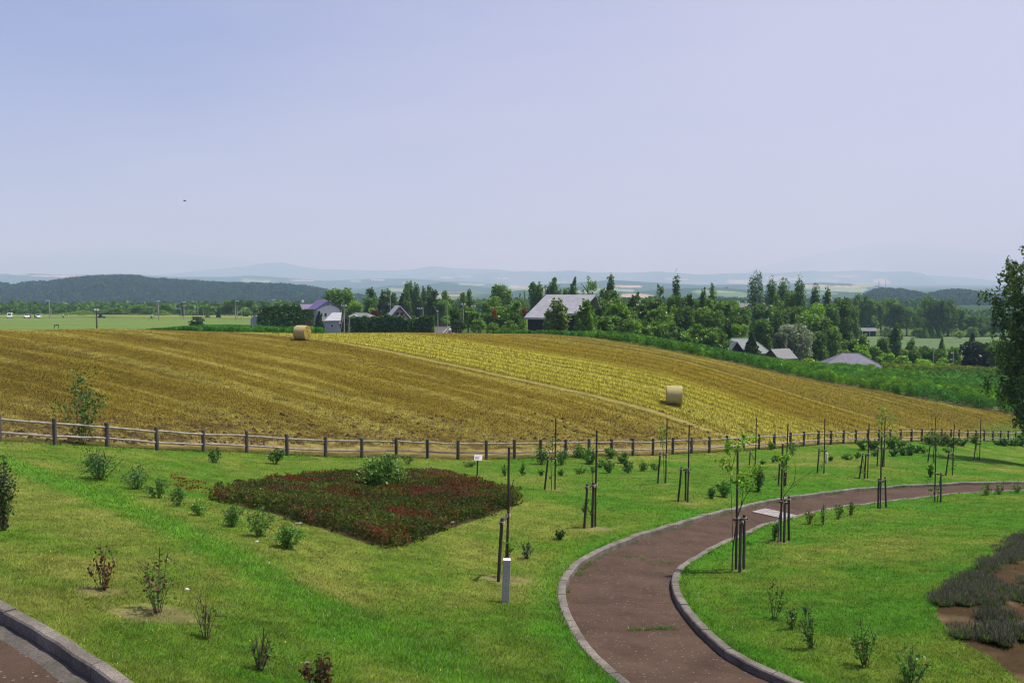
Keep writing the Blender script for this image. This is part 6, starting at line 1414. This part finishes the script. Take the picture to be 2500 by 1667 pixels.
for (x_, t_, w_) in [(1456, 722, 44), (1482, 728, 40), (1508, 722, 36), (1532, 732, 38), (1548, 716, 28), (1557, 709, 16), (1578, 722, 36), (1604, 724, 38), (1632, 718, 40), (1662, 720, 36), (1683, 712, 24), (1700, 726, 34), (1724, 722, 38), (1717, 703, 22), (1738, 697, 26), (1752, 730, 36)]: YW.append((x_, t_, w_ * 1.2, 215 + rng.uniform(-8, 8), 'pointed' if w_ < 30 else 'broad', MD if rng.random() < .6 else DK, .04))
cluster(YW, 'in the back row of the young wood', 'back row of the young wood')
YW = []
for i, (x_, t_, w_) in enumerate([(1446, 752, 46), (1468, 738, 50), (1492, 748, 48), (1515, 738, 46), (1540, 752, 48), (1566, 742, 48), (1592, 752, 44), (1618, 744, 48), (1644, 750, 30), (1668, 744, 46), (1692, 752, 46), (1716, 746, 48), (1742, 752, 46)]): YW.append((x_, t_, w_ * 1.25, 185 + rng.uniform(-6, 6), 'pointed' if i % 3 else 'broad', BR if x_ in (1644,) else [MD, DK, MD, LT][i % 4], .02))
cluster(YW, 'in the middle row of the young wood', 'middle row of the young wood')
YW = []
for i, (x_, t_, w_) in enumerate([(1458, 774, 50), (1486, 768, 54), (1514, 772, 46), (1540, 778, 50), (1568, 784, 48), (1606, 782, 56), (1640, 788, 50), (1668, 807, 54), (1700, 790, 50), (1728, 796, 56), (1756, 800, 46)]): YW.append((x_, t_, w_ * 1.2, 158 + i * .8, 'broad' if i % 2 else 'pointed', BR if x_ == 1668 else [MD, MD, DK, LT][i % 4], .0))
cluster(YW, 'in the front row of the young wood', 'front row of the young wood')
cluster([(1844, 670, 38, 262, 'poplar', DK), (1882, 681, 30, 275, 'poplar', DK), (1911, 682, 34, 270, 'poplar', MD), (1950, 680, 30, 268, 'poplar', MD), (1928, 706, 44, 272, 'broad', MD), (1989, 695, 24, 272, 'poplar', DK), (2019, 703, 22, 268, 'poplar', DK)], 'in the group of tall poplars', 'group of tall poplars right of the wood', .02)
cluster([(1772, 729, 84, 215, 'broad', MD), (1806, 742, 60, 210, 'broad', MD), (1792, 768, 56, 190, 'broad', DK), (1808, 788, 52, 178, 'broad', LT), (1868, 738, 72, 226, 'broad', DK), (1900, 718, 48, 236, 'pointed', MD), (1902, 752, 60, 222, 'broad', DK), (1858, 776, 60, 200, 'broad', DK), (1940, 738, 56, 232, 'broad', MD), (1982, 734, 74, 230, 'broad', BR), (1975, 762, 70, 222, 'broad', MD), (2004, 770, 50, 214, 'broad', LT), (2052, 722, 58, 252, 'broad', DK), (2030, 738, 44, 246, 'broad', MD), (2078, 736, 44, 256, 'broad', MD), (2028, 790, 54, 212, 'broad', MD), (2064, 770, 46, 250, 'broad', DK), (1992, 806, 60, 196, 'broad', MD)], 'in the leafy belt below the tall poplars', 'big leafy trees below the poplars', .04)
tree(1942, 788, 92, 186, 'broad', SV, 'wide silvery leaved willow behind the ribbed shed roof', None, .0); tree(1906, 806, 44, 182, 'broad', (.15, .19, .13), 'smaller grey green willow left of the silvery one', None, .0)
tree(1836, 814, 54, 160, 'cone', CF, 'dark conifer in front of the pale green roof', None, .0, name='conifer'); tree(1790, 856, 30, 150, 'bush', LT, 'light bush at the left foot of the green roofed house', None, 0, 'bush', 'bush')
cluster([(2091, 719, 40, 422, 'pointed', MD), (2107, 721, 40, 424, 'pointed', DK), (2122, 727, 36, 420, 'pointed', MD), (2151, 729, 44, 422, 'broad', MD), (2174, 724, 48, 424, 'broad', MD), (2196, 738, 44, 420, 'broad', DK), (2214, 746, 36, 422, 'broad', LT), (2232, 745, 52, 424, 'broad', MD), (2256, 722, 46, 426, 'pointed', MD), (2270, 722, 44, 428, 'pointed', DK), (2286, 730, 36, 424, 'pointed', MD), (2300, 731, 36, 422, 'pointed', DK), (2315, 728, 44, 426, 'pointed', DK), (2336, 748, 40, 434, 'broad', MD)], 'in the tall belt behind the pale field', 'tall belt behind the pale field', .13)
cluster([(2240, 798, 30, 406, 'bush', MD), (2259, 795, 22, 404, 'cone', MD), (2278, 797, 20, 404, 'cone', MD), (2294, 796, 20, 404, 'cone', MD), (2165, 800, 30, 406, 'pointed', MD), (2345, 806, 26, 407, 'bush', YG), (2372, 795, 32, 414, 'bush', LT)], 'along the far rim of the pale field', 'small trees at the rim of the pale field')
cluster([(2382, 767, 42, 420, 'broad', DK), (2398, 770, 40, 425, 'pointed', DK), (2420, 774, 44, 430, 'broad', CF), (2448, 778, 44, 430, 'broad', CF), (2356, 774, 34, 440, 'broad', DK), (2480, 782, 40, 430, 'broad', DK), (2520, 778, 50, 430, 'broad', DK)], 'in the dark group right of the pale field', 'dark trees at the far right')
cluster([(2108, 816, 38, 215, 'pointed', LT), (2104, 840, 48, 198, 'broad', BR), (2076, 826, 44, 215, 'broad', MD), (2060, 850, 40, 206, 'bush', LT), (2046, 812, 30, 232, 'cone', DK), (2140, 842, 40, 200, 'broad', MD), (2157, 822, 36, 222, 'broad', MD), (2187, 789, 46, 228, 'pointed', DK), (2166, 858, 46, 194, 'bush', BR), (2205, 864, 44, 194, 'bush', BR), (2226, 828, 32, 232, 'pointed', MD), (2228, 852, 44, 206, 'broad', MD), (2252, 872, 54, 192, 'bush', BR), (2259, 844, 40, 216, 'broad', MD), (2301, 826, 34, 226, 'cone', MD), (2286, 848, 36, 214, 'broad', MD), (2300, 869, 40, 192, 'bush', BR), (2332, 846, 34, 220, 'broad', MD), (2340, 878, 30, 194, 'bush', OL), (2375, 815, 42, 214, 'cone', CF)], 'in the thicket beyond the feathery crop', 'thicket beyond the feathery crop', .02)
tree(2390, 832, 94, 190, 'broad', (.024, .042, .016), 'big dark rounded tree left of the birch', None, 0); tree(2436, 828, 60, 186, 'broad', DK, 'dark leafy tree behind the birch branches', None, 0)
tree(1975, 872, 34, 150, 'bush', YG, 'yellow green bush between the shed and the blue grey roof', None, 0, 'bush', 'bush'); tree(2000, 880, 30, 152, 'bush', BR, 'bright bush at the left corner of the blue grey roof', None, 0, 'bush', 'bush')
# hedges
def hedge(x0, x1, d0, d1, topf, depth, rgb, label, n):
    p0, p1 = at(x0, d0), at(x1, d1); e = empty('hedge', (p0 + p1) / 2, label, 'hedge'); c0 = (p0 + p1) / 2
    t = rng.random(n); base = p0[None] * (1 - t)[:, None] + p1[None] * t[:, None]; dd = d0 * (1 - t) + d1 * t; pxx = x0 * (1 - t) + x1 * t
    top = np.array([zpx(a, b, c_) for a, b, c_ in zip(pxx, topf(pxx), dd)]); H = top - hgt(base[:, 0], base[:, 1])
    f = rng.random(n) ** .75; wid = depth * (1 - .75 * f ** 1.6) * (.75 + .5 * vnoise(pxx / 5, f * 3, 5)); P = base + np.stack([rng.normal(0, .15, n), (rng.random(n) - .5) * 2 * wid, 0 * n + f * H * rng.uniform(.93, 1.05, n)], -1); P[:, 2] = hgt(base[:, 0], base[:, 1]) + f * H
    leaf_obj('foliage', P - c0, rng.uniform(.2, .45, n), rgb, e, aspect=1.8, up=.1); m = MB()
    for q in np.linspace(0.02, .98, int(np.hypot(*(p1 - p0)[:2]) / 1.2)): b = p0 * (1 - q) + p1 * q; b[2] = hgt(b[0], b[1]); m.tube([b - c0 - [0, 0, .2], b - c0 + [0, 0, 1.4]], .07, 6)
    m.build('stems', M['bark'], e); return e
hedge(632, 764, 206, 212, lambda a: 748 + 14 * ((a - 700) / 66) ** 2 + 7 * (vnoise(a / 9, a * 0, 3) - .5) * 2, 1.5, (.055, .125, .022), 'tall dark conifer hedge left of the purple-roofed house', 15000)
hedge(858, 1058, 196, 190, lambda a: 776 + 5 * (vnoise(a / 11, a * 0, 4) - .5) * 2 - 4 * np.exp(-((a - 960) / 25) ** 2), 1.2, (.055, .13, .024), 'long clipped dark hedge in front of the A-frame house', 14000)
tree(779, 760, 30, 200, 'cone', (.03, .06, .018), 'small dark conifer in front of the grey outbuilding', None, 0, name='conifer'); tree(843, 770, 30, 204, 'broad', (.03, .06, .018), 'dark shrub behind the large utility pole', None, 0, 'bush', 'bush')
tree(757, 778, 26, 202, 'airy', (.11, .08, .06), 'brown half bare bush at the right end of the dark hedge', None, 0, 'bush', 'bush')
# ---------------------------------------------------------------- far hills and ridges, then the haze
def pline(pts):
    p = np.array(pts, float); uu, _ = ray(p[:, 0], 680); return uu, p
def ridge(name, pts, Dm, width, colfn, bump=1.0, rows=70, seed=0, ulim=None, step=.0011, soft=1.0):
    uu, p = pline(pts); u = np.arange(uu[0], uu[-1], step)
    py_ = np.interp(u, uu, p[:, 1]); ks = np.ones(9) / 9; py_ = np.convolve(np.pad(py_, 4, 'edge'), ks, 'valid')
    _, sv = ray(1250, py_); zc = sv * Dm; V_, C_ = [], []
    for t in np.linspace(-1, 1, rows):
        d = Dm + t * width * (1 if t < 0 else .6) + (fbm(u * 14, u * 0 + seed, seed) - .5) * width * .3
        x = u * d; zb = np.where(d < 26000, hgt(x, np.minimum(d, 26000)), -20) - 6
        f = np.cos(np.clip(t, -1, 1) * pi / 2) ** (1.3 * soft) 
        z = zb + np.maximum(zc * d / Dm - zb, 0) * f
        z = z + (fbm(x / 130, d / 130, seed + 3) - .5) * bump * 14 * Dm / 3000 * f * (1 - f) * 3 + (fbm(x / 24, d / 24, seed + 5) - .5) * bump * 3
        V_.append(np.stack([x, d, z], -1)); qx, qy = proj(x, d, z); C_.append(field_patches(qx, qy, x, d, colfn(x, d)))
    V_ = np.array(V_); n = len(u); i = np.arange(rows * n).reshape(rows, n); Fq = np.stack([i[:-1, :-1], i[:-1, 1:], i[1:, 1:], i[1:, :-1]], -1).reshape(-1, 4)
    o = tag(link(name, npmesh(name, V_.reshape(-1, 3), Fq, np.array(C_).reshape(-1, 3), smooth=True), M['far']), kind='structure')
    return V_
FOR = A_(.024, .056, .026)
def forest_col(x, y): return mixc(FOR, FOR * 1.5, fbm(x / 30, y / 30, 201))
def patch_col(s, frac=.45, cx_=260, cy_=420):
    def f(x, y):
        w1 = (fbm(x / 700, y / 700, s) - .5) * 2.2; w2 = (fbm(x / 700, y / 700, s + 1) - .5) * 2.2
        cell = vnoise(np.floor(x / cx_ + w1) * 3.7 + .5, np.floor(y / cy_ + w2) * 5.3 + .5, s + 2)
        fo = fbm(x / 380, y / 380, s + 4)
        c = mixc(A_(.07, .11, .045), A_(.14, .19, .075), sstep(.3, .7, cell)); c = mixc(c, A_(.36, .29, .19), sstep(.70, .72, cell))
        return mixc(FOR * 1.1, c, sstep(1 - frac - .02, 1 - frac + .02, fo))
    return f
ridge('hills', [(-900, 640), (-300, 628), (-60, 622), (120, 612), (240, 604), (350, 606), (460, 619), (560, 632), (680, 646), (820, 668), (900, 690)], 27000, 3600, forest_col, 3, seed=1)
ridge('hills', [(1650, 690), (1800, 664), (1950, 630), (2080, 603), (2160, 594), (2240, 596), (2340, 612), (2480, 630), (2800, 640), (3300, 660)], 28000, 3400, forest_col, 3, seed=2)
ridge('hills', [(380, 672), (500, 660), (600, 650), (650, 642), (695, 641), (725, 649), (780, 657), (860, 659), (940, 660), (1000, 659), (1030, 654), (1059, 649), (1085, 653), (1140, 656), (1200, 657), (1280, 664), (1400, 678), (1500, 694)], 17000, 2200, patch_col(21, .08, 800, 700), 2, seed=3)
ridge('hills', [(950, 690), (1080, 672), (1200, 665), (1250, 664), (1285, 661), (1330, 664), (1398, 660), (1440, 665), (1540, 666), (1600, 663), (1640, 665), (1710, 671), (1760, 668), (1840, 666), (1900, 667), (1994, 660), (2000, 664), (2060, 662), (2100, 659), (2150, 664), (2215, 662), (2254, 667), (2290, 690), (2330, 712)], 14000, 2000, patch_col(31, .08, 620, 560), 2, seed=4)
ridge('hills', [(2200, 700), (2260, 672), (2330, 675), (2400, 682), (2480, 690), (2560, 684), (2700, 676), (3200, 670)], 15500, 1800, forest_col, 2, seed=14)
ridge('hills', [(-900, 672), (-200, 672), (0, 669), (60, 667), (170, 672), (300, 668), (420, 676), (560, 676), (600, 673), (640, 674), (720, 680), (790, 686), (900, 681), (1000, 680), (1080, 686), (1180, 690), (1240, 700)], 8500, 1200, patch_col(41, .08, 420, 420), 1.5, seed=5)
ridge('hills', [(840, 712), (900, 704), (960, 696), (1010, 698), (1060, 692), (1080, 689), (1120, 692), (1180, 702), (1240, 706), (1330, 694), (1500, 684), (1600, 690), (1700, 696), (1900, 694), (2010, 690), (2120, 694), (2180, 704), (2260, 716)], 5600, 850, patch_col(51, .06, 300, 320), 1.5, seed=6)
ridge('hills', [(1180, 724), (1300, 703), (1420, 700), (1560, 712), (1640, 704), (1760, 702), (1830, 708), (2000, 710), (2120, 712), (2240, 730)], 3200, 420, patch_col(61, .3, 210, 220), 1, seed=7)
HL = ridge('hills', [(-900, 710), (-300, 700), (0, 700), (30, 707), (64, 700), (128, 697), (166, 690), (223, 685), (290, 683), (335, 682), (351, 689), (383, 690), (463, 696), (542, 700), (632, 702), (680, 703), (760, 710), (798, 719), (887, 732), (980, 752)], 2000, 520, forest_col, 1, seed=8, soft=.8)
HR = ridge('hills', [(2060, 758), (2110, 738), (2132, 722), (2146, 716), (2206, 719), (2268, 732), (2310, 720), (2345, 719), (2390, 725), (2440, 738), (2520, 742), (2700, 730), (3200, 710)], 1800, 440, forest_col, 1, seed=9, soft=.8)
# woods on the two near hills: thousands of crowns of mixed size as one mass each
def wood(name, V_, dens, label, hmin=6, hmax=12, umin=-.62, umax=.62):
    r = np.random.default_rng(33); P = V_.reshape(-1, 3); rows = V_.shape[0]
    a = V_[4:rows * 6 // 10].reshape(-1, 3); a = a[(a[:, 0] / a[:, 1] > umin) & (a[:, 0] / a[:, 1] < umax)]
    p = a[r.integers(0, len(a), dens)] + r.normal(0, 1, (dens, 3)) * [4, 7, 0]
    h = r.uniform(hmin, hmax, dens); w = h * r.uniform(.45, .75, dens); nl = 26
    v = r.normal(size=(dens * nl, 3)); v /= np.linalg.norm(v, axis=1)[:, None]; v[:, 2] = np.abs(v[:, 2]) * 1.0
    cone = np.repeat(r.random(dens) < .25, nl); f = np.where(cone, np.maximum(.15, 1 - v[:, 2]), 1)
    Q = np.repeat(p, nl, 0) + v * np.stack([np.repeat(w, nl) * .5 * f, np.repeat(w, nl) * .5 * f, np.repeat(h, nl) * .9], -1)
    Vl, Fl, vl = leaves(Q, np.repeat(w, nl) * r.uniform(.3, .55, len(Q)), up=.4, aspect=1.2, r=r)
    t = np.repeat(np.exp(r.normal(0, .22, dens)), nl) ; c = mixc(FOR * .9, A_(.042, .09, .028), np.repeat(r.random(dens), nl)) * t[:, None]
    return tag(link(name, npmesh(name, Vl, Fl, np.repeat(c, 4, 0)), M['leafcol']), label, 'forest', kind='stuff')
wood('forest', HL, 11000, 'hazy dark green forest covering the long hill on the left', 7, 13)
wood('forest', HR, 9000, 'hazy forest covering the hill behind the right hand tree belt', 7, 13)
# lines of woodland in the far valley, too small to tell apart
def treeline(segs, label):
    Q, S_ = [], []
    r = np.random.default_rng(44)
    for (x0, x1, d, h, n) in segs:
        u0, u1 = ray(x0, 720)[0], ray(x1, 720)[0]; uu = r.uniform(u0, u1, n); dd = d + r.normal(0, d * .02, n); p = np.stack([uu * dd, dd, hgt(uu * dd, dd)], -1); hh = h * r.uniform(.5, 1.1, n)
        q = np.repeat(p, 12, 0) + r.normal(0, 1, (n * 12, 3)) * np.stack([np.repeat(hh, 12) * .22] * 2 + [np.repeat(hh, 12) * 0], -1); q[:, 2] += np.repeat(hh, 12) * r.random(n * 12); Q.append(q); S_.append(np.repeat(hh * .35, 12))
    Q = np.vstack(Q); Vl, Fl, _ = leaves(Q, np.concatenate(S_), up=.3, aspect=1.2, r=r); c = mixc(A_(.075, .15, .035), FOR * 1.3, sstep(480, 1100, Q[:, 1])) * np.exp(r.normal(0, .3, (len(Q), 1)))
    tag(link('woodland', npmesh('woodland', Vl, Fl, np.repeat(c, 4, 0)), M['leafcol']), label, 'woodland', kind='stuff')
treeline([(-80, 420, 520, 5, 420), (-80, 760, 560, 7, 360), (640, 900, 900, 9, 260), (880, 1130, 760, 9, 300), (1090, 1300, 620, 8, 240), (1240, 1560, 1000, 10, 300), (1500, 1860, 900, 9, 320), (1700, 2130, 760, 10, 420), (2060, 2260, 820, 12, 260), (2300, 2560, 640, 9, 260), (1330, 1480, 1500, 12, 160), (1560, 1800, 1600, 11, 160), (1700, 2060, 1350, 11, 240), (520, 700, 700, 8, 160)], 'hazy bands of woodland across the far valley')
for px_, tp, w in ((1762, 702, 13), (1773, 699, 9)): tree(px_, tp, w, 3120, 'broad', DK, f'{"wider" if w > 10 else "smaller"} lone tree on the hazy green field far off', 'lone trees far off', .1, base=714)

hb = bmesh.new(); bmesh.ops.create_cube(hb, size=1)
X0, X1, Y0, Y1, Z0, Z1 = -40000, 40000, -40, 33000, -60, 1250
zmin = min(float(Z.min()), -30.0); Z0 = zmin - 12
for v in hb.verts: v.co = ((X0 + X1) / 2 + v.co.x * (X1 - X0), (Y0 + Y1) / 2 + v.co.y * (Y1 - Y0), (Z0 + Z1) / 2 + v.co.z * (Z1 - Z0))
hm_ = bpy.data.meshes.new('haze'); hb.to_mesh(hm_); hb.free()
hmt = bpy.data.materials.new('haze_air'); hmt.use_nodes = True; t = hmt.node_tree; t.nodes.clear()
pv = t.nodes.new('ShaderNodeVolumePrincipled'); pv.inputs['Density'].default_value = HAZE['density']; pv.inputs['Color'].default_value = (*HAZE['color'], 1); pv.inputs['Anisotropy'].default_value = 0.0; pv.inputs['Absorption Color'].default_value = (*HAZE['absorb'], 1)
ho = t.nodes.new('ShaderNodeOutputMaterial'); t.links.new(pv.outputs[0], ho.inputs['Volume'])
tag(link('haze', hm_, hmt), kind='stuff')
